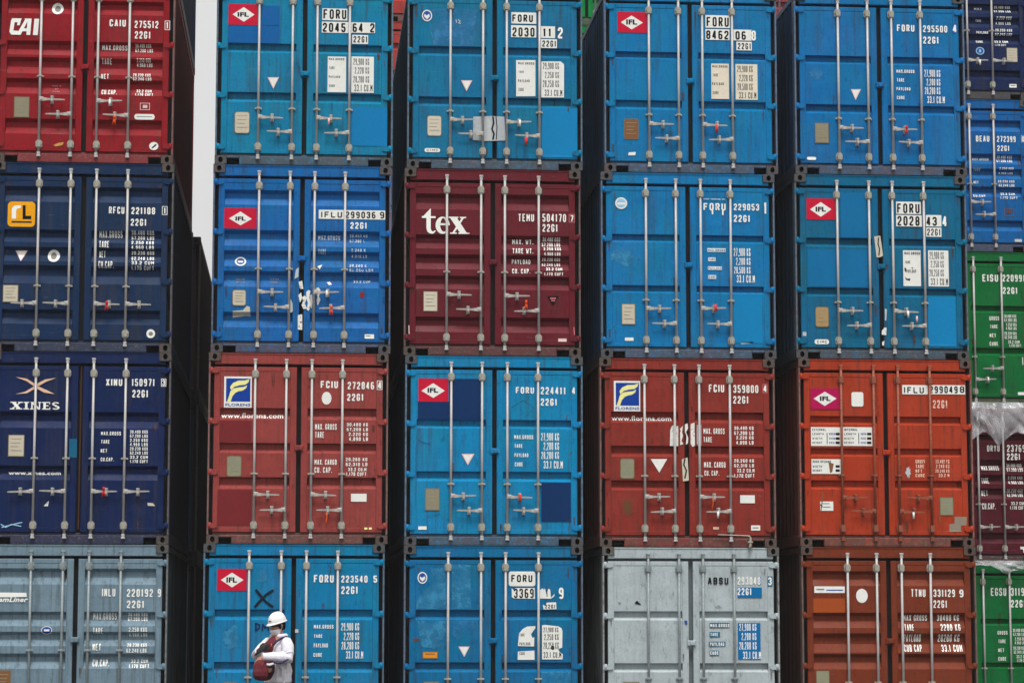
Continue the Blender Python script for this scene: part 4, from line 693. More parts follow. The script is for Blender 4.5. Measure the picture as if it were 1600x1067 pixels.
{'loc': (5.6106,0.0,7.7685),'rgb': (0,112,158),'seed': 9,'bars': [0.5958,1.0486,1.3782,1.835],'gap': 1.2134,'rec': [[0.865,1.0032],[1.5784,1.7136]],'guide': 1.787,'han': [(0,1,1.9102),(1,-1,2.1065),(2,1,1.9339),(3,-1,2.1231)],'hook': 1.3053,'seals': [(1.6428,2.2024,'redtube'),(1.5586,1.9481,'white')],'parts': [('round_sticker',[('e',0.199,0.3573,0.34,0.5213,'sw'),('e',0.2131,0.3737,0.3259,0.5049,'emb'),('p',[(0.2344,0.4162),(0.2648,0.4394),(0.2974,0.4148),(0.3093,0.4504),(0.2698,0.4942),(0.2275,0.4521)],'sw')]),('paint_scuff',[('p',[(0.3275,0.3545),(0.5964,0.3248),(0.9713,0.3407),(0.9366,0.5565),(0.9139,0.8552),(0.6216,0.8683),(0.353,0.8547),(0.3687,0.6876),(0.3285,0.5693)],'scuff2')]),('paint_scuff',[('s',[(0.3168,0.5695),(0.3313,0.6884),(0.3692,0.8067)],0.0163,'scuff')]),('graffiti',[('s',[(0.6718,0.4905),(0.6813,0.5332)],0.0116,'ltgrey'),('s',[(0.7023,0.4898),(0.7327,0.5083),(0.7094,0.5374),(0.7375,0.5416)],0.0116,'ltgrey')]),('paint_patch',[('r',1.8677,1.7101,2.3658,2.408,'pblue3')]),('owner_code',[('r',1.4454,0.3664,1.7933,0.5266,'sw'),('t','FORU',1.4572,0.3973,1.7463,0.5037,'k')]),('serial_number',[('r',1.4408,0.5508,1.7932,0.7204,'sw'),('t','2030',1.4596,0.5814,1.7697,0.7113,'k')]),('serial_number',[('r',1.8474,0.5566,2.0566,0.7245,'sw'),('t','11',1.8874,0.5845,2.0049,0.7065,'k')]),('check_digit',[('t','2',2.0945,0.5682,2.1649,0.7271,'w')]),('type_code',[('r',1.859,0.7405,2.0823,0.8674,'sw'),('t','22G1',1.8778,0.7593,2.0706,0.8486,'k')]),('weight_heading',[('p',[(1.5115,1.0459),(1.7813,1.0406),(1.7811,1.5525),(1.5117,1.5575)],'sw'),('t','MAX.GROSS',1.5396,1.0739,1.7648,1.1076,'kk'),('t','TARE',1.5467,1.1953,1.6217,1.2272,'kk'),('t','PAYLOAD',1.5397,1.3192,1.6991,1.3566,'kk'),('t','CUBE',1.5468,1.438,1.6217,1.4841,'kk')]),('weight_figures',[('p',[(1.8635,1.058),(2.1338,1.0527),(2.1807,1.0923),(2.1799,1.5618),(1.8631,1.5676)],'sw'),('t','29,900 KG',1.887,1.0742,2.1101,1.1653,'kk'),('t','2,250 KG',1.915,1.2048,2.1099,1.2916,'kk'),('t','28,250 KG',1.8868,1.3245,2.1097,1.4203,'kk'),('t','33.1 CU.M',1.9101,1.455,2.1564,1.5455,'kk')]),('warning_triangle',[('p',[(0.7446,1.3462),(0.9034,1.3432),(0.822,1.5014)],'pink'),('p',[(0.7633,1.3578),(0.8847,1.3554),(0.822,1.4801)],'sw')]),('data_plate',[('q',0.2759,1.8477,0.4794,2.1395,'platerim'),('q',0.2852,1.857,0.47,2.1302,'pale'),('r',0.3087,1.9003,0.4459,1.9073,'platetxt'),('r',0.3089,1.9535,0.4275,1.9609,'platetxt'),('r',0.3091,2.0007,0.4091,2.0084,'platetxt'),('r',0.3093,2.0539,0.4465,2.0609,'platetxt')]),('sticker',[('q',0.2431,2.3086,0.457,2.3639,'sw'),('t','CIMC',0.2734,2.3222,0.4314,2.3526,'k')]),('silver_tape',[('p',[(0.9163,1.8576),(1.1613,1.8438),(1.3481,1.8499),(1.3671,2.1834),(1.1152,2.1971),(0.9101,2.1864)],'tape'),('p',[(1.1099,1.8613),(1.152,1.9079),(1.1755,2.0022),(1.1617,2.097),(1.1851,2.1817),(1.1105,2.1877)],'ltgrey'),('s',[(1.1893,1.8551),(1.1988,1.9426),(1.1756,2.0258),(1.2037,2.0963),(1.1898,2.1722)],0.0232,'k'),('s',[(1.2313,1.8472),(1.2455,2.0009),(1.2364,2.1714)],0.0139,'k2')])],
 'label': 'blue container numbered 2030 11 2 with silver tape across its door gap','group': 'containers of the front row of stacks','dirty': 0.5},
{'loc': (5.5801,0.0,5.1775),'rgb': (104,28,40),'seed': 10,'bars': [0.5851,1.0566,1.3851,1.8532],'gap': 1.2208,'rec': [[0.3486,0.5697],[0.9202,1.1145],[1.1922,1.3991],[1.4895,1.6754],[2.0568,2.2676]],'guide': 1.4379,'han': [(0,1,1.7554),(1,-1,1.9615),(2,1,1.7657),(3,-1,1.9667)],'hook': 1.2957,'seals': [(1.6756,1.8889,'orange')],'parts': [('logo_lettering',[('tex','',0.2415,0.5627,0.8709,0.9115,'w')]),('owner_code',[('t','TEMU',1.5726,0.616,1.7917,0.722,'w')]),('serial_number',[('t','504170',1.9079,0.6111,2.2357,0.7235,'w')]),('check_digit',[('f',2.2747,0.611,2.3572,0.727,'pinktxt'),('t','7',2.2954,0.6263,2.3392,0.7142,'w')]),('type_code',[('t','22G1',1.9078,0.7542,2.1193,0.863,'w')]),('weight_heading',[('t','MAX. WT.',1.4929,0.9677,1.7838,1.0338,'w'),('t','TARE WT.',1.493,1.0974,1.7786,1.1714,'w'),('t','PAYLOAD',1.4879,1.2451,1.7451,1.3091,'w'),('t','CU. CAP.',1.488,1.3823,1.7374,1.449,'w')]),('weight_figures',[('t','30.480 KGS',1.9128,0.936,2.1578,0.9898,'w'),('t','67.200 LBS',1.905,1.0088,2.1577,1.0625,'w'),('t','2.250 KGS',1.9255,1.0786,2.1653,1.1221,'w'),('t','4.960 LBS',1.9332,1.1486,2.1575,1.1923,'w'),('t','28.230 KGS',1.9074,1.2215,2.1573,1.2649,'w'),('t','62.240 LBS',1.9047,1.2941,2.1572,1.3349,'w'),('t','33.2 CUM',1.9588,1.3582,2.1829,1.402,'w'),('t','1.170 CUFT',1.933,1.4284,2.1957,1.4718,'w')]),('data_plate',[('r',0.2648,1.707,0.4651,1.9876,'platerim'),('r',0.2751,1.7171,0.4548,1.9774,'pale'),('r',0.3008,1.7575,0.4284,1.7663,'platetxt'),('r',0.301,1.8084,0.4082,1.8175,'platetxt'),('r',0.3012,1.8537,0.388,1.863,'platetxt'),('r',0.3014,1.9046,0.4291,1.9134,'platetxt')]),('warning_triangle',[('p',[(1.9712,1.759),(2.1359,1.757),(2.0534,1.8897)],'k'),('r',2.015,1.7791,2.0947,1.7963,'pinktxt'),('r',2.0278,1.8126,2.0818,1.8274,'pinktxt')]),('sticker',[('r',2.1247,2.3426,2.2403,2.3852,'pinkwhite')]),('paint_scuff',[('s',[(0.071,2.1845),(0.0741,2.2998)],0.0129,'pinkwhite'),('s',[(2.341,2.1858),(2.3485,2.2888)],0.0129,'pinktxt')])],
 'label': 'maroon container with three large white serif letters on its left door','group': 'containers of the front row of stacks','frame': 0.4},
{'loc': (5.6037,0.0,2.5865),'rgb': (0,128,182),'seed': 11,'bars': [0.6293,1.0513,1.398,1.819],'gap': 1.2247,'rec': [[0.8753,0.9989],[1.5839,1.72]],'guide': 1.7592,'han': [(0,1,1.9239),(1,-1,2.1196),(2,1,1.9291),(3,-1,2.1196)],'hook': 1.3035,'seals': [(1.5691,1.9481,'redtube')],'parts': [('paint_patch',[('r',0.176,0.6336,0.6016,0.8772,'pnavy'),('r',0.5996,0.3193,1.0321,0.8739,'pnavy')]),('paint_patch',[('r',1.8661,1.7293,2.2705,2.2637,'pnavy')]),('logo_sticker',[('r',0.1823,0.3178,0.5902,0.6354,'red'),('p',[(0.2224,0.4886),(0.3846,0.3818),(0.5424,0.4858),(0.3854,0.5845)],'sw'),('t*','IFL',0.3062,0.4483,0.4507,0.5129,'k')]),('owner_code',[('t','FORU',1.5159,0.4246,1.7667,0.5149,'w')]),('serial_number',[('t','224411',1.8591,0.4216,2.2027,0.5244,'w')]),('check_digit',[('t','4',2.2903,0.4232,2.335,0.518,'w')]),('type_code',[('t','22G1',1.859,0.5801,2.0835,0.6786,'w')]),('paint_scuff',[('s',[(1.4634,0.7021),(1.6215,0.6085),(1.7666,0.7128),(1.6479,0.8324)],0.0106,'scuffd')]),('paint_scuff',[('s',[(0.1838,1.1584),(0.2572,1.1971),(0.3488,1.2148)],0.0159,'scuffd')]),('weight_heading',[('t','MAX.GROSS',1.4952,1.0835,1.7532,1.1395,'w'),('t','TARE',1.4979,1.207,1.6084,1.2588,'w'),('t','PAYLOAD',1.4979,1.333,1.6873,1.3843,'w'),('t','CUBE',1.5032,1.4563,1.6137,1.5107,'w')]),('weight_figures',[('t','27,900 KG',1.864,1.0545,2.1091,1.1581,'w'),('t','2,200 KG',1.8981,1.1806,2.1089,1.2843,'w'),('t','28,280 KG',1.8664,1.3096,2.1087,1.4078,'w'),('t','33.1 CU.M',1.8979,1.4354,2.1613,1.5388,'w')]),('warning_triangle',[('p',[(0.7735,1.3456),(0.9517,1.3444),(0.8604,1.5022)],'pink'),('p',[(0.7945,1.3586),(0.9308,1.3577),(0.8603,1.4786)],'sw')]),('data_plate',[('r',0.2784,1.8165,0.4806,2.1178,'platerim'),('r',0.2889,1.8268,0.4701,2.1074,'platedull'),('r',0.3152,1.8707,0.4431,1.8805,'platetxt'),('r',0.3154,1.9252,0.4225,1.935,'platetxt'),('r',0.3156,1.9735,0.4018,1.9835,'platetxt'),('r',0.3159,2.0279,0.4438,2.0377,'platetxt')]),('sticker',[('r',0.1896,2.3324,0.3018,2.3761,'sw')]),('small_sticker',[('r',1.2456,1.2822,1.2877,1.3291,'sw')]),('paint_scuff',[('s',[(0.2491,2.2411),(0.3662,2.2094),(0.4835,2.175)],0.0159,'scuffd'),('s',[(0.288,2.2019),(0.4834,2.1542)],0.0106,'scuffd')])],
 'label': 'bright blue container with dark navy paint patches under the maroon one','group': 'containers of the front row of stacks'},
{'loc': (5.6008,0.0,-0.0045),'rgb': (0,106,158),'seed': 12,'bars': [0.5989,1.0451,1.3793,1.8272],'gap': 1.2122,'rec': [[0.8681,1.0037],[1.5706,1.7036]],'guide': 1.7948,'han': [(0,1,2.1155),(1,-1,2.2),(2,1,2.1155),(3,-1,2.2)],'hook': 1.2824,'seals': [],'parts': [('paint_scuff',[('p',[(0.3559,0.306),(0.5709,0.3054),(0.5729,0.8546),(0.1639,0.8552),(0.1775,0.7655),(0.237,0.6458),(0.337,0.5758),(0.3507,0.4859),(0.3864,0.4059)],'scuff')]),('paint_scuff',[('p',[(0.6512,0.2491),(0.9089,0.2604),(0.9035,0.5246),(0.9104,0.8481),(0.6532,0.8565)],'scuff')]),('paint_scuff',[('p',[(0.1887,1.0144),(0.5735,1.014),(0.57,1.1633),(0.5106,1.3422),(0.4207,1.3919),(0.2505,1.3621),(0.2097,1.2033)],'scuff')]),('paint_scuff',[('p',[(0.6538,1.0139),(1.0073,1.0135),(0.9917,1.2426),(0.9614,1.163),(0.8711,1.2029),(0.7208,1.2666),(0.6544,1.203)],'scuff2')]),('paint_patch',[('r',1.8608,1.7002,2.269,2.1971,'scuff')]),('round_sticker',[('e',0.1855,0.3564,0.3167,0.5159,'sw'),('e',0.1996,0.3724,0.3025,0.5,'emb'),('p',[(0.2159,0.4163),(0.2461,0.4362),(0.2821,0.4161),(0.2903,0.4501),(0.2523,0.4861),(0.216,0.4503)],'sw')]),('owner_code',[('q',1.4233,0.3472,1.7869,0.5467,'sw'),('t','FORU',1.4576,0.3932,1.7465,0.4927,'k')]),('serial_number',[('p',[(1.4638,0.5734),(1.4941,0.6033),(1.5143,0.5713),(1.7768,0.5707),(1.7808,0.7149),(1.4941,0.7114),(1.4659,0.6934)],'sw'),('t','3369',1.4941,0.5793,1.7646,0.7069,'k')]),('check_digit',[('p',[(1.8374,0.6026),(1.888,0.5725),(1.9021,0.5985),(1.9183,0.5744),(1.9384,0.6625),(1.9628,0.5783),(1.989,0.5903),(1.999,0.7025),(2.0517,0.6463),(2.0435,0.6824),(1.999,0.7145),(1.8414,0.7128)],'sw'),('t','1',1.9385,0.5984,1.9546,0.6945,'k')]),('check_digit',[('t','9',2.1064,0.566,2.1709,0.7162,'w')]),('type_code',[('p',[(1.8878,0.7927),(1.9181,0.8127),(1.9423,0.7666),(2.0697,0.7624),(2.0736,0.8545),(1.8978,0.8587)],'sw'),('t','22G1',1.9181,0.7927,2.0595,0.8465,'k')]),('weight_heading',[('p',[(1.5488,1.3519),(1.5649,1.1825),(1.6152,1.1227),(1.6757,1.0887),(1.7866,1.0826),(1.7866,1.1125),(1.7261,1.1924),(1.7462,1.2422),(1.7725,1.2322),(1.7684,1.3578)],'sw'),('p',[(1.5488,1.4256),(1.7724,1.4116),(1.7763,1.537),(1.5449,1.537)],'sw'),('t','TARE',1.5709,1.1825,1.6394,1.2224,'kk'),('t','PAYLOAD',1.571,1.3021,1.716,1.3419,'kk'),('t','CUBE',1.571,1.4315,1.6455,1.4713,'kk')]),('weight_figures',[('p',[(1.8774,1.0725),(1.9178,1.0665),(2.0996,1.0863),(2.144,1.1123),(2.156,1.1522),(2.1516,1.3717),(2.0991,1.3936),(2.1091,1.4215),(2.1595,1.4614),(2.1554,1.5311),(1.8771,1.5311)],'sw'),('e',1.9982,1.3458,2.0466,1.4056,'k2'),('t','27,900 KG',1.8976,1.1025,2.0994,1.1662,'kk'),('t','2,250 KG',1.9076,1.1923,2.1033,1.272,'kk'),('t','28,250 KG',1.8974,1.302,2.1031,1.3916,'kk'),('t','33.1 CU.M',1.8973,1.4315,2.1392,1.5112,'kk')]),('warning_triangle',[('p',[(0.7411,1.358),(0.8956,1.358),(0.8218,1.4991)],'pink'),('p',[(0.7572,1.368),(0.8796,1.368),(0.8217,1.4812)],'sw')]),('sticker',[('r',0.2568,1.4256,0.4653,1.5209,'platerim'),('r',0.2688,1.4375,0.4532,1.511,'orangeplate'),('r',0.2909,1.4534,0.427,1.4653,'brownplate')]),('data_plate',[('r',0.2686,1.8279,0.4775,2.0951,'platerim'),('r',0.2767,1.8358,0.4695,2.0872,'platedull'),('r',0.2968,1.876,0.4487,1.884,'platetxt'),('r',0.2971,1.924,0.4329,1.9321,'platetxt'),('r',0.2972,1.9667,0.4171,1.9748,'platetxt'),('r',0.2975,2.0148,0.4493,2.0229,'platetxt')]),('rust_spot',[('e',0.1199,1.247,0.2101,1.2867,'rusty')])],
 'label': 'blue container with torn white stickers and scuffed paint at the bottom middle','group': 'containers of the front row of stacks'},
{'loc': (8.3529,0.0,7.7603),'rgb': (0,116,176),'seed': 13,'bars': [0.6272,1.0435,1.3799,1.8024],'gap': 1.2117,'rec': [[0.8792,0.9823],[1.5684,1.6996]],'guide': 1.7784,'han': [(0,1,1.9118),(1,-1,2.1142),(2,1,1.9118),(3,-1,2.1142)],'hook': 1.2864,'seals': [(1.5649,1.9752,'redtube')],'parts': [('logo_sticker',[('r',0.1908,0.3192,0.6037,0.6131,'red'),('p',[(0.2375,0.4695),(0.3918,0.3702),(0.55,0.4701),(0.3908,0.5695)],'sw'),('t*','IFL',0.3134,0.4271,0.4669,0.5007,'k')]),('owner_code',[('r',1.4318,0.3408,1.7803,0.5214,'sw'),('t','FORU',1.4483,0.367,1.7637,0.5049,'k')]),('serial_number',[('r',1.4302,0.5407,1.7738,0.6948,'sw'),('t','8462',1.4419,0.5597,1.7596,0.6855,'k')]),('serial_number',[('r',1.8277,0.5396,2.0836,0.6957,'sw'),('t','06',1.8561,0.5631,2.005,0.6853,'k'),('t','8',2.0851,0.5512,2.1456,0.692,'w')]),('type_code',[('r',1.8689,0.7121,2.0869,0.8352,'sw'),('t','22G1',1.8878,0.731,2.0751,0.821,'k')]),('weight_heading',[('r',1.5092,1.0316,1.7587,1.5347,'cream2'),('t','MAX.GROSS',1.5256,1.0552,1.7392,1.0895,'kk'),('t','TARE',1.5293,1.1751,1.6073,1.2167,'kk'),('t','PAYLOAD',1.5187,1.2998,1.6845,1.3398,'kk'),('t','CUBE',1.5295,1.4265,1.6122,1.4656,'kk')]),('weight_figures',[('r',1.8515,1.0321,2.1627,1.5392,'cream2'),('t','29,900 KG',1.8774,1.0556,2.0955,1.1473,'kk'),('t','2,220 KG',1.9047,1.1846,2.0941,1.2769,'kk'),('t','28,500 KG',1.8797,1.3074,2.0928,1.404,'kk'),('t','33.1 CU.M',1.8975,1.4316,2.1438,1.5228,'kk')]),('data_plate',[('q',0.2738,1.8359,0.482,2.1294,'platerim'),('q',0.2832,1.8452,0.4726,2.1201,'brownplate'),('r',0.3065,1.8888,0.4502,1.8958,'platetxt'),('r',0.3063,1.9423,0.4311,1.9497,'platetxt'),('r',0.306,1.9899,0.412,1.9976,'platetxt'),('r',0.3058,2.0434,0.4494,2.0504,'platetxt')]),('sticker',[('p',[(0.3422,2.3122),(0.441,2.3058),(0.4314,2.3534),(0.3326,2.3551)],'sw')]),('paint_scuff',[('s',[(0.1709,2.2249),(0.2296,2.2358),(0.3474,2.1982)],0.0116,'scuff')])],
 'label': 'blue container numbered 8462 06 8 with brown data plate in the top row','group': 'containers of the front row of stacks','dirty': 0.4},
{'loc': (8.2976,0.0,5.1693),'rgb': (0,116,176),'seed': 14,'bars': [0.627,1.045,1.3913,1.8109],'gap': 1.2182,'rec': [[0.8682,0.9813],[1.5806,1.6878]],'guide': 1.7896,'han': [(0,1,1.9101),(1,-1,2.116),(2,1,1.9021),(3,-1,2.116)],'hook': 1.2933,'seals': [(1.5822,1.8974,'redtube')],'parts': [('round_sticker',[('e',0.2032,0.3565,0.3713,0.5212,'sw'),('e',0.2219,0.3751,0.3526,0.5026,'ltblue'),('r',0.2324,0.4289,0.3448,0.4596,'sw')]),('paint_patch',[('r',1.8446,1.6932,2.2489,2.3719,'pblue3')]),('paint_scuff',[('blob',0.1147,1.0574,0.461,1.3346,'scuff')]),('owner_code',[('t','FORU',1.4389,0.419,1.7508,0.5226,'w'),('r',1.554,0.5174,1.575,0.5765,'w'),('r',1.6996,0.5152,1.7205,0.5852,'w')]),('serial_number',[('t','229053',1.8651,0.4208,2.2208,0.5157,'w')]),('check_digit',[('t','1',2.2897,0.3928,2.3284,0.5629,'w')]),('type_code',[('t','22G1',1.8635,0.5804,2.092,0.6799,'w')]),('serial_number',[('r',1.4394,0.3568,1.7522,0.3683,'wf')]),('weight_heading',[('r',1.4874,1.0525,1.7453,1.1029,'w'),('r',1.4998,1.1815,1.6015,1.234,'w'),('r',1.4933,1.308,1.6892,1.354,'w'),('r',1.4977,1.4289,1.6074,1.4813,'w'),('t','MAX.GROSS',1.4927,1.0632,1.74,1.0949,'bluetxt'),('t','TARE',1.5051,1.1896,1.5962,1.226,'bluetxt'),('t','PAYLOAD',1.4986,1.316,1.6839,1.346,'bluetxt'),('t','CUBE',1.503,1.4369,1.6021,1.4733,'bluetxt')]),('weight_figures',[('t','27,900 KG',1.859,1.0475,2.0924,1.1576,'w'),('t','2,200 KG',1.89,1.1818,2.0911,1.2816,'w'),('t','28,500 KG',1.8618,1.3087,2.0898,1.4027,'w'),('t','33.1 CU.M',1.8957,1.424,2.1504,1.5284,'w')]),('data_plate',[('r',0.285,1.8399,0.4783,2.1314,'platerim'),('r',0.2956,1.8505,0.4677,2.1209,'tanlight'),('r',0.3221,1.8924,0.4421,1.9017,'platetxt'),('r',0.3219,1.9453,0.4205,1.9548,'platetxt'),('r',0.3216,1.9923,0.3989,2.0021,'platetxt'),('r',0.3214,2.0451,0.4414,2.0545,'platetxt')]),('sticker',[('r',0.3308,2.3116,0.4505,2.3556,'sw')]),('paint_scuff',[('s',[(1.9534,2.3749),(2.1146,2.3599)],0.0212,'ltgrey')])],
 'label': 'plain blue container with small round white sticker and number 229053','group': 'containers of the front row of stacks'},
{'loc': (8.271,0.0,2.5783),'rgb': (140,48,39),'seed': 15,'bars': [0.6206,1.0376,1.3782,1.8047],'gap': 1.2079,'rec': [[0.7411,0.8921],[1.2095,1.3627],[1.6843,1.8212]],'guide': 1.6264,'han': [(0,1,1.9107),(1,-1,2.1051),(2,1,1.9107),(3,-1,2.1051)],'hook': None,'seals': [(1.5507,1.9666,'orangestrip'),(1.6182,2.1504,'white')],'parts': [('logo_sticker',[('r',0.2005,0.3199,0.5652,0.7381,'sw'),('r',0.2269,0.3462,0.5496,0.6614,'logoblue'),('p',[(0.2783,0.4603),(0.3174,0.409),(0.3889,0.3766),(0.4798,0.3726),(0.5415,0.353),(0.5283,0.3976),(0.486,0.4298),(0.4048,0.4401),(0.3366,0.4598),(0.2911,0.5047)],'cream'),('p',[(0.2813,0.5238),(0.3236,0.4821),(0.3885,0.4688),(0.4598,0.4619),(0.5119,0.4392),(0.4955,0.4775),(0.4531,0.5096),(0.3882,0.5229),(0.3492,0.5423),(0.3101,0.5871),(0.2839,0.6636),(0.2353,0.664),(0.2648,0.5843)],'cream'),('ts','FLORENS',0.2229,0.6799,0.552,0.7196,'logoblue')]),('web_address',[('ts','www.florens.com',0.172,0.794,1.0006,0.8644,'w')]),('owner_code',[('t','FCIU',1.5193,0.3587,1.7322,0.4658,'w')]),('serial_number',[('t','359800',1.859,0.3637,2.2088,0.4724,'w')]),('check_digit',[('f',2.2692,0.3467,2.3348,0.4713,'pinktxt'),('t','4',2.2797,0.3626,2.3269,0.4581,'w')]),('type_code',[('t','22G1',1.8575,0.5153,2.0706,0.6199,'w')]),('torn_sticker',[('p',[(0.9784,0.9942),(1.0001,0.9411),(1.0215,0.9198),(1.0906,0.9404),(1.0886,1.2181),(0.9716,1.2109)],'tw')]),('torn_sticker',[('p',[(1.1143,0.9667),(1.1545,0.9347),(1.1406,1.0195),(1.1535,1.0723),(1.1317,1.1385),(1.158,1.1832),(1.1127,1.1994)],'tw')]),('torn_sticker',[('p',[(1.1813,0.9133),(1.2187,0.8971),(1.2262,0.9659),(1.1965,1.019),(1.2278,1.0982),(1.222,1.1722),(1.1925,1.1936),(1.2014,1.0719),(1.1805,1.0192)],'tw')]),('torn_sticker',[('p',[(1.2613,0.9074),(1.3147,0.8858),(1.3202,1.2033),(1.2854,1.2247),(1.2592,1.1826)],'tw')]),('torn_sticker',[('p',[(1.3465,0.9174),(1.4105,0.9116),(1.4081,1.2027),(1.3707,1.2188),(1.3444,1.1767)],'ltgrey')]),('weight_heading',[('t','MAX. GROSS',1.4394,0.9643,1.7322,1.0417,'w'),('t','TARE',1.4384,1.0835,1.5578,1.1567,'w'),('t','MAX. CARGO',1.4436,1.427,1.7412,1.5044,'w'),('t','CU. CAP.',1.4479,1.5457,1.6496,1.6157,'w')]),('weight_figures',[('t','30,480 KG',1.8668,0.9347,2.1364,0.9804,'w'),('t','67,200 LB',1.8661,1.001,2.1356,1.052,'w'),('t','2,220 KG',1.8949,1.067,2.1349,1.113,'w'),('t','4,890 LB',1.8942,1.1332,2.1342,1.1845,'w'),('t','28,260 KG',1.8624,1.3847,2.1369,1.4306,'w'),('t','62,310 LB',1.8617,1.4508,2.1362,1.4967,'w'),('t','33.2 CU.M',1.9011,1.5166,2.1434,1.568,'w'),('t','1,170 CUFT',1.8604,1.5881,2.1427,1.6393,'w')]),('data_plate',[('q',0.2834,1.3868,0.4807,1.6646,'platerim'),('q',0.294,1.3973,0.4702,1.6541,'plategreen'),('r',0.3203,1.4369,0.4448,1.4466,'platetxt'),('r',0.3201,1.4871,0.4233,1.497,'platetxt'),('r',0.3199,1.5317,0.4019,1.5417,'platetxt'),('r',0.3196,1.5819,0.444,1.5917,'platetxt')]),('warning_triangle',[('p',[(0.7049,1.3921),(0.9332,1.3906),(0.8232,1.5784)],'sw')]),('torn_sticker',[('p',[(1.1352,1.3946),(1.2152,1.3677),(1.2314,1.684),(1.1489,1.695)],'pale'),('s',[(1.1778,1.3891),(1.1612,1.4683),(1.1979,1.5472),(1.1758,1.6527)],0.0212,'k2')]),('sticker',[('r',1.9401,1.8804,2.1443,1.99,'sw')]),('sticker',[('r',2.0877,2.2929,2.2148,2.3633,'sw'),('r',2.1088,2.3191,2.1912,2.3345,'grey')]),('small_sticker',[('r',1.5636,2.3161,1.643,2.3525,'peach')]),('rust_spot',[('blob',0.2995,1.9335,0.4702,2.1818,'rusty')])],
 'label': 'brick red container with blue flag logo and torn white strips between its doors','group': 'containers of the front row of stacks','rod': 1,'frame': 0.4},
{'loc': (8.3025,0.0,-0.0127),'rgb': (176,187,190),'seed': 16,'bars': [0.6269,1.0505,1.381,1.8102],'gap': 1.2157,'rec': [[0.8723,0.9968],[1.5733,1.6971]],'guide': 1.783,'han': [(0,1,2.1118),(1,-1,2.2),(2,1,2.1118),(3,-1,2.2)],'hook': 1.3033,'seals': [],'parts': [('owner_code',[('t','ABSU',1.4518,0.4124,1.7354,0.5085,'k')]),('serial_number',[('r',2.1422,0.4066,2.1863,0.5075,'patchblue'),('t','293048',1.8613,0.4073,2.178,0.5116,'w')]),('check_digit',[('r',2.2758,0.3962,2.346,0.5375,'patchblue2'),('t','3',2.2859,0.4103,2.3339,0.5173,'w')]),('type_code',[('r',1.8599,0.5486,2.1966,0.6891,'patchblue'),('t','22G1',1.8598,0.5567,2.0534,0.6531,'w')]),('weight_heading',[('r',1.471,1.0282,1.7461,1.0963,'patchblue2'),('r',1.47,1.1527,1.6122,1.2228,'patchblue2'),('r',1.4587,1.2831,1.6866,1.3492,'patchblue2'),('r',1.4678,1.4033,1.5997,1.4734,'patchblue2'),('t','MAX.GROSS',1.4811,1.0423,1.7421,1.0882,'w'),('t','TARE',1.4801,1.1647,1.5858,1.2088,'w'),('t','PAYLOAD',1.4749,1.2931,1.6682,1.3432,'w'),('t','CUBE',1.4738,1.4133,1.5917,1.4614,'w')]),('weight_figures',[('r',1.8592,1.0319,2.171,1.5236,'patchblue'),('t','27,900 KG',1.8795,1.0419,2.1138,1.1362,'w'),('t','2,200 KG',1.909,1.1665,2.1125,1.2628,'w'),('t','28,280 KG',1.8771,1.2889,2.1152,1.3892,'w'),('t','33.1 CU.M',1.9268,1.4173,2.1751,1.5176,'w')]),('paint_chip',[('p',[(0.4401,0.7686),(0.4748,0.7283),(0.5011,0.7564),(0.5355,0.7885),(0.4847,0.7805)],'k')]),('paint_chip',[('p',[(1.1205,0.9965),(1.1633,1.0024),(1.1628,1.0566),(1.1344,1.0486)],'emb')]),('paint_chip',[('p',[(0.2106,0.7489),(0.2654,0.7528),(0.2408,0.7929)],'scuffg')]),('paint_chip',[('p',[(1.5341,0.8211),(1.5957,0.7848),(1.6567,0.827)],'scuffg')]),('data_plate',[('r',0.2808,1.8243,0.5022,2.0914,'platerim'),('r',0.2889,1.8323,0.4941,2.0834,'platedull'),('r',0.3089,1.8724,0.4749,1.8806,'platetxt'),('r',0.3087,1.9204,0.4585,1.9286,'platetxt'),('r',0.3085,1.9631,0.442,1.9712,'platetxt'),('r',0.3083,2.0111,0.4742,2.0193,'platetxt')])],
 'label': 'pale grey container with black owner letters and blue number patches at the bottom','group': 'containers of the front row of stacks','dirty': -0.9,'barcol': 'grey','greygap': 1},
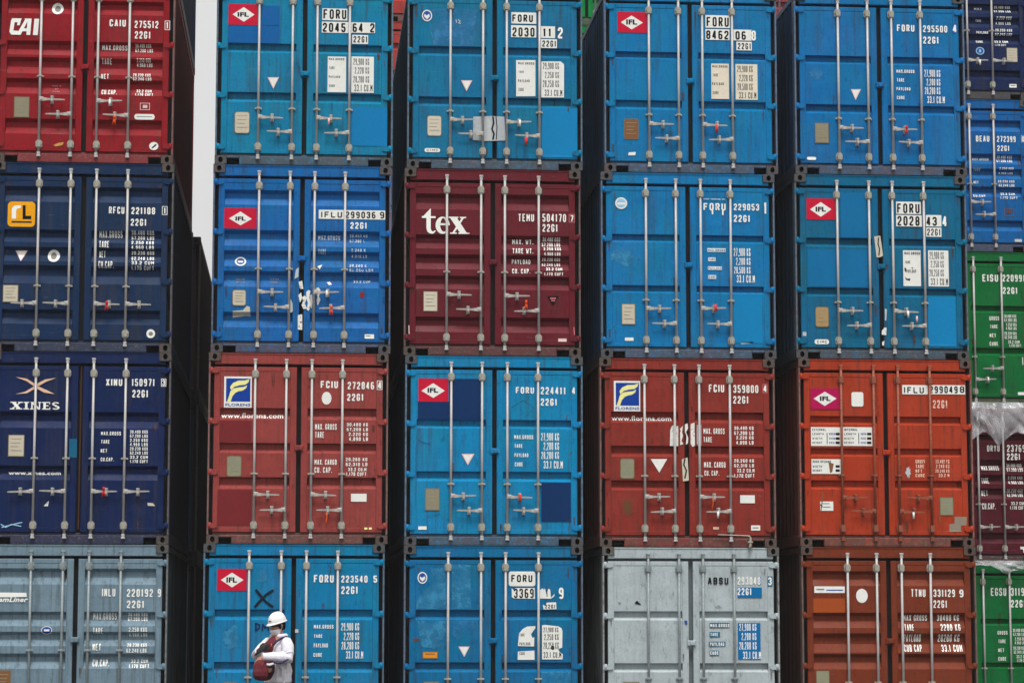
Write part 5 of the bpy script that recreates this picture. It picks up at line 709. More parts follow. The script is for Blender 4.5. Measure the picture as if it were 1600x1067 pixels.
{'loc': (11.0388,0.0,7.7753),'rgb': (0,108,172),'seed': 17,'bars': [0.6213,1.0428,1.3855,1.801],'gap': 1.2142,'rec': [[0.8977,1.015],[1.5956,1.7249]],'guide': 1.8019,'han': [(0,1,1.9359),(1,-1,2.1293),(2,1,1.9434),(3,-1,2.1343)],'hook': 1.3093,'seals': [(1.5679,1.9589,'red')],'parts': [('owner_code',[('t','FORU',1.4753,0.4335,1.7255,0.5336,'w')]),('serial_number',[('t','295500',1.8496,0.4382,2.1977,0.5364,'w')]),('check_digit',[('r',2.2706,0.3968,2.3503,0.5383,'pblue'),('t','4',2.2776,0.4218,2.3354,0.5336,'w')]),('type_code',[('t','22G1',1.8491,0.5988,2.072,0.702,'w')]),('weight_heading',[('t','MAX.GROSS',1.459,1.0819,1.7146,1.1294,'w'),('t','TARE',1.4618,1.2067,1.5679,1.2571,'w'),('t','PAYLOAD',1.4546,1.334,1.6528,1.3802,'w'),('t','CUBE',1.4574,1.4585,1.571,1.5063,'w')]),('weight_figures',[('t','27,900 KG',1.8577,1.0767,2.0852,1.1773,'w'),('t','2,200 KG',1.8876,1.206,2.0828,1.3022,'w'),('t','28,280 KG',1.8605,1.3264,2.0803,1.4271,'w'),('t','33.1 CU.M',1.8929,1.4555,2.1426,1.5556,'w')]),('warning_triangle',[('p',[(0.801,1.3762),(0.9474,1.3734),(0.8681,1.5316)],'pink'),('p',[(0.8207,1.3882),(0.9273,1.3862),(0.8684,1.5092)],'sw')]),('data_plate',[('r',0.282,1.8623,0.4804,2.151,'platerim'),('r',0.2917,1.8721,0.4707,2.1413,'platedull'),('r',0.3159,1.9143,0.4491,1.9219,'platetxt'),('r',0.3151,1.967,0.4286,1.9749,'platetxt'),('r',0.3145,2.0137,0.4082,2.022,'platetxt'),('r',0.3138,2.0663,0.447,2.0739,'platetxt')]),('sticker',[('q',0.1645,2.3491,0.2945,2.3939,'sw')]),('paint_scuff',[('blob',0.1813,1.0769,0.4509,1.2708,'scuff2')])],
 'label': 'blue container without logo sticker numbered 295500 in the top row','group': 'containers of the front row of stacks','dirty': 0.3},
{'loc': (11.0169,0.0,5.1843),'rgb': (0,100,142),'seed': 18,'bars': [0.5961,1.0481,1.3799,1.8257],'gap': 1.214,'rec': [[0.8969,1.0229],[1.5965,1.7193]],'guide': 1.8054,'han': [(0,1,1.9228),(1,-1,2.1261),(2,1,1.9228),(3,-1,2.1261)],'hook': 1.2956,'seals': [(1.566,1.9656,'white'),(1.6884,2.0347,'pinkwhite')],'parts': [('paint_patch',[('r',0.1801,1.0602,1.0123,1.5856,'pblue4'),('r',0.6513,0.2529,1.0235,0.8916,'pblue4')]),('paint_patch',[('r',1.8655,1.7192,2.2609,2.4015,'pblue3')]),('logo_sticker',[('r',0.1711,0.3444,0.5745,0.6432,'red'),('p',[(0.219,0.5013),(0.3728,0.3965),(0.524,0.4968),(0.37,0.6041)],'sw'),('t*','IFL',0.2983,0.4634,0.4446,0.5321,'k')]),('owner_code',[('r',1.4411,0.3727,1.795,0.5467,'sw'),('t','FORU',1.4539,0.3989,1.7741,0.5365,'k')]),('serial_number',[('r',1.4378,0.5624,1.805,0.723,'sw'),('t','2028',1.456,0.578,1.7708,0.713,'k')]),('serial_number',[('r',1.861,0.5563,2.083,0.7191,'sw'),('t','43',1.8685,0.5825,2.0169,0.7095,'k')]),('check_digit',[('t','4',2.0965,0.5687,2.1598,0.718,'w')]),('type_code',[('r',1.8629,0.7354,2.0801,0.8639,'sw'),('t','22G1',1.8759,0.751,2.0672,0.8483,'k')]),('weight_heading',[('r',1.5268,1.0606,1.7762,1.5633,'sw'),('p',[(1.5465,1.4352),(1.5803,1.461),(1.6252,1.4552),(1.6193,1.4919),(1.5668,1.4795)],'k2'),('p',[(1.5435,1.3043),(1.5698,1.3118),(1.5635,1.3696),(1.5479,1.3567)],'k2'),('p',[(1.6385,1.3031),(1.6597,1.295),(1.6645,1.3211)],'k2'),('t','MAX.GROSS',1.5475,1.0814,1.7659,1.1205,'kk'),('t','TARE',1.5505,1.2072,1.629,1.2455,'kk'),('t','PAYLOAD',1.5694,1.3302,1.7058,1.3756,'kk')]),('weight_figures',[('r',1.8833,1.0559,2.1721,1.5638,'sw'),('t','29,900 KG',1.9041,1.0766,2.1057,1.179,'kk'),('t','2,250 KG',1.9202,1.2024,2.1034,1.2972,'kk'),('t','28,250 KG',1.8994,1.326,2.1009,1.4231,'kk'),('t','33.1 CU.M',1.9155,1.449,2.1593,1.5456,'kk')]),('data_plate',[('q',0.274,1.8681,0.4663,2.1521,'platerim'),('q',0.2843,1.8784,0.456,2.1418,'tan'),('r',0.3099,1.9192,0.4328,1.9282,'platetxt'),('r',0.3092,1.9707,0.4111,1.98,'platetxt'),('r',0.3086,2.0165,0.3896,2.026,'platetxt'),('r',0.3079,2.068,0.4307,2.0771,'platetxt')]),('sticker',[('q',0.26,2.3231,0.4629,2.3911,'sw'),('t','CIMC',0.2937,2.3409,0.4343,2.3784,'k')]),('torn_sticker',[('p',[(1.1212,0.8719),(1.2084,0.8602),(1.2271,1.0069),(1.2432,1.1431),(1.1955,1.1647),(1.1507,1.1652)],'pale'),('s',[(1.1816,0.8894),(1.1748,0.9814),(1.1948,1.0467),(1.1827,1.1386)],0.018,'k2')]),('torn_sticker',[('p',[(1.2072,2.1962),(1.2394,2.1516),(1.2763,2.146),(1.2692,2.2554),(1.2063,2.2509)],'tw')]),('torn_sticker',[('p',[(1.2098,2.3523),(1.2416,2.3337),(1.2352,2.404),(1.2091,2.3965)],'tw')]),('torn_sticker',[('p',[(1.2545,1.883),(1.2858,1.8957),(1.2726,2.0523),(1.2542,2.0525)],'ltgrey')]),('small_sticker',[('r',0.0942,2.221,0.1457,2.2775,'ltgrey')])],
 'label': 'dark teal blue container numbered 2028 43 4 directly above the orange one','group': 'containers of the front row of stacks'},
{'loc': (11.0402,0.0,2.5933),'rgb': (172,58,31),'seed': 19,'bars': [0.5922,1.0482,1.3902,1.8401],'gap': 1.2192,'rec': [[0.7944,0.9158],[1.238,1.3538],[1.6828,1.8111]],'guide': 1.6186,'han': [(0,1,1.9264),(1,-1,2.1134),(3,-1,1.9264),(2,1,2.1134)],'hook': 1.2972,'seals': [(1.5684,2.1626,'white')],'parts': [('logo_sticker',[('r',0.1701,0.415,0.5701,0.7034,'magenta'),('p',[(0.2125,0.5567),(0.3702,0.4598),(0.5332,0.554),(0.3674,0.6586)],'sw'),('t*','IFL',0.2989,0.525,0.4492,0.5883,'k')]),('round_sticker',[('q',0.7434,0.4618,0.9101,0.662,'sw')]),('owner_code',[('r',1.4595,0.3572,1.8218,0.4862,'sw'),('t','IFLU',1.4827,0.3829,1.7644,0.4712,'k')]),('serial_number',[('r',1.8322,0.3539,2.3476,0.4818,'sw'),('t','299049',1.8451,0.3694,2.2427,0.4671,'k'),('t','8',2.2737,0.3656,2.3375,0.4611,'k')]),('type_code',[('t','22G1',1.8886,0.5634,2.0939,0.6757,'wp')]),('dimension_sticker',[('r',0.1682,0.9513,0.5809,1.2108,'sw'),('t','EXTERNAL',0.1887,0.9692,0.3782,1.0039,'k2'),('t','LENGTH',0.1879,1.031,0.3462,1.0607,'k2'),('t','WIDTH',0.1871,1.0927,0.3245,1.1226,'k2'),('t','HEIGHT',0.1863,1.1518,0.3237,1.1817,'k2'),('r',0.3883,1.0295,0.3991,1.1838,'k2'),('t','6058',0.4221,1.0293,0.5024,1.0596,'emb'),('t','2438',0.4212,1.091,0.5015,1.1213,'emb'),('t','2591',0.4204,1.1502,0.5006,1.1805,'emb'),('r',0.5132,1.0286,0.5701,1.0617,'k'),('r',0.5123,1.0904,0.5692,1.1235,'k'),('r',0.5115,1.1496,0.5683,1.1826,'k')]),('dimension_sticker',[('r',0.616,0.948,1.0266,1.2078,'sw'),('t','INTERNAL',0.634,0.9659,0.8212,1.0006,'k2'),('t','LENGTH',0.6331,1.0278,0.7995,1.0575,'k2'),('t','WIDTH',0.6322,1.0896,0.7672,1.1195,'k2'),('t','HEIGHT',0.6313,1.1487,0.7663,1.1787,'k2'),('r',0.8313,1.0263,0.8419,1.1808,'k2'),('t','5898',0.8652,1.0261,0.9403,1.0565,'emb'),('t','2352',0.8642,1.0879,0.9394,1.1183,'emb'),('t','2393',0.8633,1.1471,0.9384,1.1775,'emb'),('r',0.9539,1.0254,1.0134,1.0585,'k'),('r',0.9529,1.0873,1.0124,1.1204,'k'),('r',0.952,1.1465,1.0114,1.1796,'k')]),('dimension_sticker',[('r',0.1701,1.3933,0.5778,1.5961,'sw'),('t','DOOR OPENING',0.188,1.4112,0.4422,1.4455,'k2'),('t','WIDTH',0.1871,1.4779,0.3165,1.5105,'k2'),('t','HEIGHT',0.1864,1.5343,0.3157,1.5669,'k2'),('p',[(0.4085,1.4355),(0.481,1.4556),(0.4586,1.5712),(0.4272,1.5842)],'brownplate'),('r',0.5067,1.4759,0.5635,1.509,'k'),('r',0.5059,1.5324,0.5626,1.5654,'k')]),('weight_heading',[('t','GROSS',1.6294,1.3918,1.7593,1.4425,'wp'),('t','TARE',1.6282,1.4588,1.7476,1.5095,'wp'),('t','NET',1.627,1.5257,1.7203,1.5714,'wp'),('t','CUBE',1.6259,1.5874,1.7557,1.6329,'wp')]),('weight_figures',[('t','30.480 KG',1.9095,1.39,2.1049,1.4404,'wp'),('t','2.240 KG',1.916,1.457,2.1036,1.5074,'wp'),('t','28.240 KG',1.9069,1.524,2.1024,1.5692,'wp'),('t','33.2 M',1.9528,1.5855,2.1011,1.631,'wp')]),('paint_smear',[('blob',1.4843,1.4699,1.5646,1.6495,'ltgrey')]),('sticker',[('r',0.2841,1.9767,0.4665,2.1037,'sw'),('r',0.3175,1.9996,0.4159,2.0119,'grey'),('r',0.3169,2.0456,0.4256,2.0578,'grey')]),('scratch',[('s',[(0.3248,1.846),(0.3127,1.9689),(0.2954,2.0968)],0.0154,'brownplate'),('s',[(0.2861,2.0202),(0.3117,2.0456)],0.0154,'k2')]),('data_plate',[('r',1.9596,1.9094,2.1507,2.16,'platerim'),('r',1.9699,1.9196,2.1405,2.1498,'plategreen'),('r',1.9953,1.9545,2.118,1.9642,'platetxt'),('r',1.9944,1.9998,2.0962,2.0096,'platetxt'),('r',1.9936,2.04,2.0745,2.0499,'platetxt'),('r',1.9928,2.0853,2.1154,2.095,'platetxt')]),('paint_patch',[('p',[(2.1635,2.1779),(2.3335,2.1771),(2.3311,2.2925),(2.2525,2.298),(2.2508,2.3826),(2.0862,2.3832),(2.0882,2.2807),(2.1615,2.2727)],'patchgrey')]),('scratch',[('s',[(1.9494,2.166),(1.9657,2.2684)],0.0154,'brownplate')])],
 'label': 'orange container with rusty bars and white dimension stickers','group': 'containers of the front row of stacks','barcol': 'rustorange','frame': 0.55},
{'loc': (11.0468,0.0,0.0023),'rgb': (122,52,29),'seed': 20,'bars': [0.6392,1.0448,1.3917,1.7948],'gap': 1.2182,'rec': [[0.3367,0.5389],[0.9036,1.1127],[1.1842,1.4451],[1.4644,1.6727]],'guide': 1.8537,'han': [(0,1,2.2),(1,-1,2.2),(2,1,2.2),(3,-1,2.2)],'hook': 1.2906,'seals': [],'parts': [('sticker',[('r',0.1795,0.546,0.6031,0.6363,'sw'),('r',0.2087,0.5789,0.317,0.5981,'grey'),('r',0.3468,0.5903,0.5778,0.6053,'emb')]),('round_sticker',[('e',0.7583,0.5778,0.9216,0.7715,'sw')]),('owner_code',[('t','TTNU',1.5258,0.582,1.7285,0.6886,'w')]),('serial_number',[('t','331129',1.8398,0.5852,2.1404,0.6878,'w')]),('check_digit',[('t','9',2.2023,0.5864,2.2599,0.6915,'w')]),('type_code',[('t','22G1',1.837,0.7331,2.0279,0.8378,'w')]),('weight_heading',[('t','MAX GROSS',1.4242,0.9318,1.7561,1.0149,'w'),('t','TARE',1.4278,1.0617,1.5611,1.1489,'w'),('t','PAYLOAD',1.4254,1.1974,1.6615,1.2999,'w'),('t','CUB CAP',1.4229,1.3387,1.6689,1.4354,'w')]),('weight_figures',[('t','30480 KG',1.8968,0.9312,2.2035,1.0144,'w'),('t','2200 KG',1.9341,1.0574,2.2107,1.1484,'w'),('t','28280 KG',1.9016,1.1971,2.2036,1.2997,'w'),('t','33.1 CUM',1.9445,1.3385,2.2347,1.4353,'w')]),('data_plate',[('r',0.1896,1.6916,0.3729,1.9456,'platerim'),('r',0.1974,1.6993,0.3652,1.938,'plategreen'),('r',0.2165,1.7374,0.3482,1.7451,'platetxt'),('r',0.2159,1.7831,0.3318,1.7909,'platetxt'),('r',0.2153,1.8237,0.3155,1.8315,'platetxt'),('r',0.2147,1.8694,0.3463,1.8772,'platetxt')]),('paint_patch',[('r',0.1615,0.7108,0.603,0.9077,'porange')])],
 'label': 'rust brown container with blank white oval sticker below the orange one','group': 'containers of the front row of stacks','frame': 0.35},
{'loc': (13.9258,6.56,10.3248),'rgb': (15,35,78),'seed': 21,'bars': [0.625,1.046,1.3743,1.7987],'gap': 1.2102,'rec': [[0.9534,1.1091],[1.1816,1.3578],[1.4717,1.6372],[2.0916,2.2462]],'guide': 1.4199,'han': [(2,1,1.9368),(3,1,1.9368)],'hook': None,'seals': [(1.5708,1.9774,'white')],'parts': [('weight_heading',[('t','MAX',1.5275,1.0069,1.6566,1.0497,'w'),('t','Tare',1.5458,1.2136,1.6419,1.253,'w'),('t','Payload',1.5413,1.4247,1.7405,1.4681,'w'),('t','Cube',1.538,1.5798,1.6547,1.6208,'w')]),('weight_figures',[('t','30.480 KGS',1.8692,0.9684,2.1433,1.0144,'w'),('t','67.200 LBS',1.8634,1.0411,2.1478,1.0869,'w'),('t','2.250 KGS',1.8958,1.1648,2.1532,1.2111,'w'),('t','4.960 LBS',1.8899,1.2478,2.1472,1.2941,'w'),('t','28.230 KGS',1.8663,1.3787,2.1546,1.4244,'w'),('t','62.240 LBS',1.8647,1.4511,2.153,1.4907,'w'),('t','33.2 CUM',1.8559,1.5691,2.0882,1.6161,'w'),('t','1.170 CUFT',1.8543,1.6415,2.0455,1.6748,'w')]),('round_sticker',[('e',1.5231,1.6998,1.6707,1.831,'ltblue'),('e',1.5393,1.714,1.6546,1.8169,'emb'),('r',1.5779,1.74,1.6139,1.7909,'ltblue')]),('data_plate',[('r',2.0512,1.6995,2.2396,1.9477,'platerim'),('r',2.0593,1.7076,2.2315,1.9396,'tanlight'),('r',2.0791,1.7443,2.2153,1.7499,'platetxt'),('r',2.078,1.7897,2.1977,1.7956,'platetxt'),('r',2.0771,1.83,2.1802,1.8363,'platetxt'),('r',2.0761,1.8754,2.2122,1.881,'platetxt')]),('sticker',[('r',2.0865,2.3239,2.2109,2.3833,'sw'),('r',2.1087,2.3441,2.1908,2.361,'grey')])],
 'label': 'dark navy container at the top right corner cut by the photo edge','group': 'containers of the set back stack at right'},
{'loc': (13.9096,6.56,7.7338),'rgb': (0,94,165),'seed': 22,'bars': [0.625,1.046,1.3915,1.8046],'gap': 1.2188,'rec': [[0.3556,0.5479],[0.9292,1.1023],[1.1821,1.3549],[1.4877,1.6602],[2.0577,2.2376]],'guide': 1.4479,'han': [(2,1,1.761),(3,-1,1.965)],'hook': None,'seals': [],'parts': [('owner_code',[('t','BEAU',1.5093,0.6238,1.7394,0.7264,'w')]),('serial_number',[('t','272399',1.8699,0.6256,2.1885,0.7268,'w')]),('check_digit',[('f',2.2823,0.6052,2.3545,0.7266,'ltblue'),('t','0',2.298,0.6236,2.3387,0.7136,'w')]),('type_code',[('t','22G1',1.8717,0.7854,2.078,0.8805,'w')]),('weight_heading',[('t','Max.Gross',1.4534,0.9972,1.7326,1.0378,'w'),('t','TARE',1.4576,1.1803,1.582,1.2208,'w'),('t','NET',1.453,1.3953,1.5373,1.4417,'w'),('t','CU.CAP',1.4482,1.6259,1.6522,1.6705,'w')]),('weight_figures',[('t','30.480 KGS',1.8734,0.9504,2.1341,0.9993,'w'),('t','67.200 LBS',1.8665,1.017,2.1326,1.0658,'w'),('t','2.250 KGS',1.9035,1.1572,2.1429,1.1986,'w'),('t','4.960 LBS',1.9019,1.229,2.1414,1.265,'w'),('t','28.230 KGS',1.8719,1.3755,2.1512,1.4162,'w'),('t','62.240 LBS',1.8838,1.4416,2.1496,1.4853,'w'),('t','33.2 CUM',1.9207,1.579,2.1652,1.623,'w'),('t','1.170 CUFT',1.9057,1.6534,2.1982,1.694,'w')]),('sticker',[('f',1.9678,1.8564,2.1329,1.981,'brownplate'),('r',2.0072,1.8823,2.0913,1.934,'rusty')]),('sticker',[('r',2.1346,2.3696,2.256,2.4181,'ltgrey')])],
 'label': 'blue container numbered 272399 in the set back stack at the right edge','group': 'containers of the set back stack at right'},
{'loc': (13.9566,6.56,5.1428),'rgb': (0,106,52),'seed': 23,'bars': [0.625,1.046,1.3624,1.8326],'gap': 1.2042,'rec': [[0.9068,1.0227],[1.6122,1.7389]],'guide': 1.7671,'han': [(3,-1,1.9555),(2,1,2.1465)],'hook': None,'seals': [(1.5655,2.1532,'white')],'parts': [('owner_code',[('t','EISU',1.5212,0.3793,1.79,0.5033,'w')]),('serial_number',[('t','220991',1.8642,0.3807,2.2449,0.4977,'w')]),('type_code',[('t','22G1',1.8651,0.5929,2.1141,0.7059,'w')]),('weight_heading',[('t','GROSS',1.6258,1.0843,1.7898,1.153,'w'),('t','TARE',1.637,1.2251,1.764,1.2857,'w'),('t','NET',1.6253,1.3717,1.7322,1.4353,'w'),('t','CUBE',1.6222,1.5124,1.7661,1.5757,'w')]),('weight_figures',[('t','30.480 KGS',1.8776,1.0533,2.0821,1.1046,'w'),('t','67.200 LBS',1.8819,1.1181,2.0862,1.1723,'w'),('t','2.250 KGS',1.9087,1.194,2.0845,1.2457,'w'),('t','4.960 LBS',1.9072,1.2588,2.083,1.3105,'w'),('t','28.230 KGS',1.8768,1.3409,2.0811,1.3923,'w'),('t','62.240 LBS',1.8811,1.4056,2.0853,1.4598,'w'),('t','33.2 CUM',1.9364,1.4839,2.1292,1.5354,'w'),('t','1.170 CUFT',1.9521,1.5457,2.1563,1.5943,'w')]),('sticker',[('r',2.0819,2.3449,2.2516,2.3939,'sw')]),('graffiti',[('s',[(2.1751,1.7685),(2.178,1.8865)],0.0139,'w')])],
 'label': 'green container above the plastic covered maroon one at the right edge','group': 'containers of the set back stack at right'},
{'loc': (13.9644,6.56,2.5518),'rgb': (86,22,36),'seed': 24,'bars': [0.625,1.046,1.371,1.7949],'gap': 1.2085,'rec': [[0.4629,0.5966],[0.886,1.0416],[1.1305,1.2859],[1.3524,1.5298],[2.0829,2.2596]],'guide': 1.6184,'han': [(2,1,1.9945),(3,1,1.9945)],'hook': None,'seals': [],'parts': [('owner_code',[('t','DRYU',1.5328,0.6428,1.7435,0.7437,'w')]),('serial_number',[('t','237690',1.8684,0.6316,2.2423,0.7494,'w')]),('type_code',[('t','22G1',1.8652,0.7741,2.0893,0.8839,'w')]),('weight_heading',[('t','MAX.GROSS',1.4351,0.9769,1.7274,1.0596,'w'),('t','TARE',1.4398,1.1767,1.5643,1.2736,'w'),('t','NET',1.4354,1.3807,1.5418,1.4777,'w'),('t','CU.CAP.',1.4308,1.5978,1.6544,1.6986,'w')]),('weight_figures',[('t','30.480 KGS',1.8704,0.9431,2.123,0.9949,'w'),('t','67.200 LBS',1.8597,1.0143,2.1302,1.0749,'w'),('t','2.250 KGS',1.8929,1.1474,2.1364,1.1994,'w'),('t','4.960 LBS',1.8911,1.2274,2.1345,1.2793,'w'),('t','28.230 KGS',1.8609,1.3607,2.1313,1.417,'w'),('t','62.240 LBS',1.8684,1.4316,2.1296,1.488,'w'),('t','33.2 CUM',1.9194,1.5733,2.1535,1.6253,'w'),('t','1.170 CUFT',1.8997,1.6442,2.1518,1.7006,'w')]),('sticker',[('p',[(2.0561,2.3114),(2.1374,2.3111),(2.135,2.4126),(2.1079,2.4127),(2.1002,2.3554),(2.0551,2.3511)],'sw')])],
 'label': 'maroon container partly under clear plastic sheet at the right edge','group': 'containers of the set back stack at right'},
{'loc': (14.0053,6.56,-0.0392),'rgb': (0,108,54),'seed': 25,'bars': [0.625,1.046,1.3688,1.8087],'gap': 1.2074,'rec': [[0.9,1.0096],[1.613,1.709]],'guide': 1.709,'han': [(3,-1,1.9923),(2,1,2.1447)],'hook': None,'seals': [],'parts': [('owner_code',[('t','EGSU',1.504,0.3957,1.7621,0.5269,'w')]),('serial_number',[('t','311904',1.8372,0.395,2.2038,0.5261,'w')]),('type_code',[('t','22G1',1.8372,0.5927,2.0821,0.7153,'w')]),('weight_heading',[('t','GROSS',1.6009,1.0972,1.7658,1.1584,'w'),('t','TARE',1.6113,1.2372,1.7357,1.2984,'w'),('t','NET',1.6081,1.3815,1.7055,1.4427,'w'),('t','CUBE',1.605,1.5213,1.7382,1.5824,'w')]),('weight_figures',[('t','30.480 KGS',1.8579,1.062,2.0637,1.1144,'w'),('t','67.200 LBS',1.8654,1.1277,2.0621,1.1801,'w'),('t','2.250 KGS',1.8907,1.2021,2.0694,1.2545,'w'),('t','4.960 LBS',1.8892,1.2677,2.068,1.3158,'w'),('t','28.230 KGS',1.8603,1.3508,2.0569,1.4033,'w'),('t','62.240 LBS',1.8678,1.4164,2.0554,1.4689,'w'),('t','33.2 CUM',1.911,1.4907,2.0986,1.5432,'w'),('t','1.170 CUFT',1.9185,1.5563,2.0971,1.6044,'w')])],
 'label': 'green container at the bottom right corner below the maroon one','group': 'containers of the set back stack at right'}]

# ------------------------------------------------------------------ ground
def ground():
    b = MB(); b.box(-300,300,-120,500,-.5,-.0)
    m, nt, p = newmat('yard_asphalt')
    tc = N(nt,'ShaderNodeTexCoord'); v = tc.outputs['Object']
    c = mix(nt, ramp(nt, noise(nt, v, .35, 7, .65), .35, .7), (.075,.073,.070), (.045,.044,.043))
    c = mix(nt, ramp(nt, noise(nt, v, 9, 6, .7, seed=3), .5, .7, 0, .5), c, (.05,.05,.05))
    nt.links.new(c, p.inputs['Base Color']); p.inputs['Roughness'].default_value = .85
    o = link('ground', b.mesh('ground'), None, (m,)); tag(o, 'dark asphalt container yard ground', None, None, 'structure')
ground()

for sp in SPECS: make_container(sp)

# ------------------------------------------------------------------ plain containers of the stacks further back
def make_plain(loc, rgb, seed, label, group, rods=True):
    c = scale_c(lin(rgb), PAINT_K)
    P = paint('container_paint', c, seed); Wm = worn('worn_frame_paint', c, seed, .6)
    root = empty('shipping_container', loc); tag(root, label, 'shipping container', group)
    Sm = shaded_side('shade_darkened_side_paint', c, seed+3); shell(root, P, Wm, Sm, Wm, Sm)  # castings here share the side paint and its painted shade
    copy_part('door_gasket','gasket',root,(RUBBER_AND_SHADE,))
    pts, prof = make_profile([(.42,.56),(.95,1.09),(1.5,1.64),(2.05,2.19)])
    for k, (x0,x1) in enumerate(((.077,1.188),(1.25,W-.077))):
        d = link('door', door_mesh(x0,x1,pts,k==0), root, (P,))
        for x in ((.625,1.046),(1.385,1.81))[k]:
            copy_part('lock_bar','bar',d,(GALV,),(x,0,0))
            for zv in (.295,2.345): copy_part('bar_bracket','bracket',d,(FITTING,),(x,0,H-zv))
    return root
PLAIN = [
 ((-0.02052268273874233, 0.0, 10.362508435145877), (24, 42, 80), 61, 'dark container topmost on the left stack showing only its right side', 'containers of the stacks further back'),
 ((0.09947731726125766, 6.35, -0.0014915648541249382), (40, 48, 60), 62, 'dark container hidden at the bottom behind the left stack', 'containers of the stacks further back'),
 ((0.09947731726125766, 6.35, 2.5895084351458753), (40, 48, 60), 63, 'dark container hidden midway behind the left stack', 'containers of the stacks further back'),
 ((0.09947731726125766, 6.35, 5.1805084351458754), (58, 40, 36), 64, 'dark container behind the left stack whose top edge steps against the sky', 'containers of the stacks further back'),
 ((2.95, 6.45, 0.0), (60, 64, 70), 100, 'container hidden in the second rear row behind the front stacks', 'hidden containers of the rear stacks'),
 ((2.95, 6.45, 2.591), (60, 64, 70), 101, 'container hidden in the second rear row behind the front stacks', 'hidden containers of the rear stacks'),
 ((2.95, 6.45, 5.182), (60, 64, 70), 102, 'container hidden in the second rear row behind the front stacks', 'hidden containers of the rear stacks'),
 ((5.62, 6.45, 0.0), (30, 80, 120), 105, 'container hidden in the second rear row behind the front stacks', 'hidden containers of the rear stacks'),
 ((5.62, 6.45, 2.591), (30, 80, 120), 106, 'container hidden in the second rear row behind the front stacks', 'hidden containers of the rear stacks'),
 ((5.62, 6.45, 5.182), (30, 80, 120), 107, 'container hidden in the second rear row behind the front stacks', 'hidden containers of the rear stacks'),
 ((8.32, 6.45, 0.0), (110, 50, 44), 110, 'container hidden in the second rear row behind the front stacks', 'hidden containers of the rear stacks'),
 ((8.32, 6.45, 2.591), (110, 50, 44), 111, 'container hidden in the second rear row behind the front stacks', 'hidden containers of the rear stacks'),
 ((8.32, 6.45, 5.182), (110, 50, 44), 112, 'container hidden in the second rear row behind the front stacks', 'hidden containers of the rear stacks'),
 ((11.05, 6.45, 0.0), (30, 60, 110), 115, 'container hidden in the second rear row behind the front stacks', 'hidden containers of the rear stacks'),
 ((11.05, 6.45, 2.591), (30, 60, 110), 116, 'container hidden in the second rear row behind the front stacks', 'hidden containers of the rear stacks'),
 ((11.05, 6.45, 5.182), (30, 60, 110), 117, 'container hidden in the second rear row behind the front stacks', 'hidden containers of the rear stacks'),
 ((5.597716878284922, 12.7, 0.02), (170, 62, 56), 66, 'container hidden low in the rear stacks behind the front row', 'hidden containers of the rear stacks'),
 ((5.597716878284922, 12.7, 2.611), (170, 62, 56), 67, 'container hidden low in the rear stacks behind the front row', 'hidden containers of the rear stacks'),
 ((5.597716878284922, 12.7, 5.202), (170, 62, 56), 68, 'container hidden low in the rear stacks behind the front row', 'hidden containers of the rear stacks'),
 ((5.597716878284922, 12.7, 7.793), (170, 62, 56), 69, 'container hidden low in the rear stacks behind the front row', 'hidden containers of the rear stacks'),
 ((5.597716878284922, 12.7, 10.384), (170, 62, 56), 70, 'red container glimpsed just below the other red one in the same gap', 'containers of the stacks further back'),
 ((5.597716878284922, 12.7, 12.975000000000001), (170, 62, 56), 71, 'red container glimpsed high in the gap right of the number 2045 container', 'containers of the stacks further back'),
 ((8.33358314184024, 12.7, 0.02), (0, 128, 62), 73, 'container hidden low in the rear stacks behind the front row', 'hidden containers of the rear stacks'),
 ((8.33358314184024, 12.7, 2.611), (0, 128, 62), 74, 'container hidden low in the rear stacks behind the front row', 'hidden containers of the rear stacks'),
 ((8.33358314184024, 12.7, 5.202), (0, 128, 62), 75, 'container hidden low in the rear stacks behind the front row', 'hidden containers of the rear stacks'),
 ((8.33358314184024, 12.7, 7.793), (0, 128, 62), 76, 'container hidden low in the rear stacks behind the front row', 'hidden containers of the rear stacks'),
 ((8.33358314184024, 12.7, 10.384), (0, 128, 62), 77, 'container hidden low in the rear stacks behind the front row', 'hidden containers of the rear stacks'),
 ((8.33358314184024, 12.7, 12.975000000000001), (0, 128, 62), 78, 'green container glimpsed at the top between the number 2030 and 8462 containers', 'containers of the stacks further back'),
 ((11.480326100145302, 12.7, 0.02), (150, 70, 80), 80, 'container hidden low in the rear stacks behind the front row', 'hidden containers of the rear stacks'),
 ((11.480326100145302, 12.7, 2.611), (150, 70, 80), 81, 'container hidden low in the rear stacks behind the front row', 'hidden containers of the rear stacks'),
 ((11.480326100145302, 12.7, 5.202), (150, 70, 80), 82, 'container hidden low in the rear stacks behind the front row', 'hidden containers of the rear stacks'),
 ((11.480326100145302, 12.7, 7.793), (150, 70, 80), 83, 'container hidden low in the rear stacks behind the front row', 'hidden containers of the rear stacks'),
 ((11.480326100145302, 12.7, 10.384), (150, 70, 80), 84, 'container hidden low in the rear stacks behind the front row', 'hidden containers of the rear stacks'),
 ((11.480326100145302, 12.7, 12.975000000000001), (150, 70, 80), 85, 'pinkish red container glimpsed at the top left of the number 295500 container', 'containers of the stacks further back')]
for a in PLAIN: make_plain(*a)

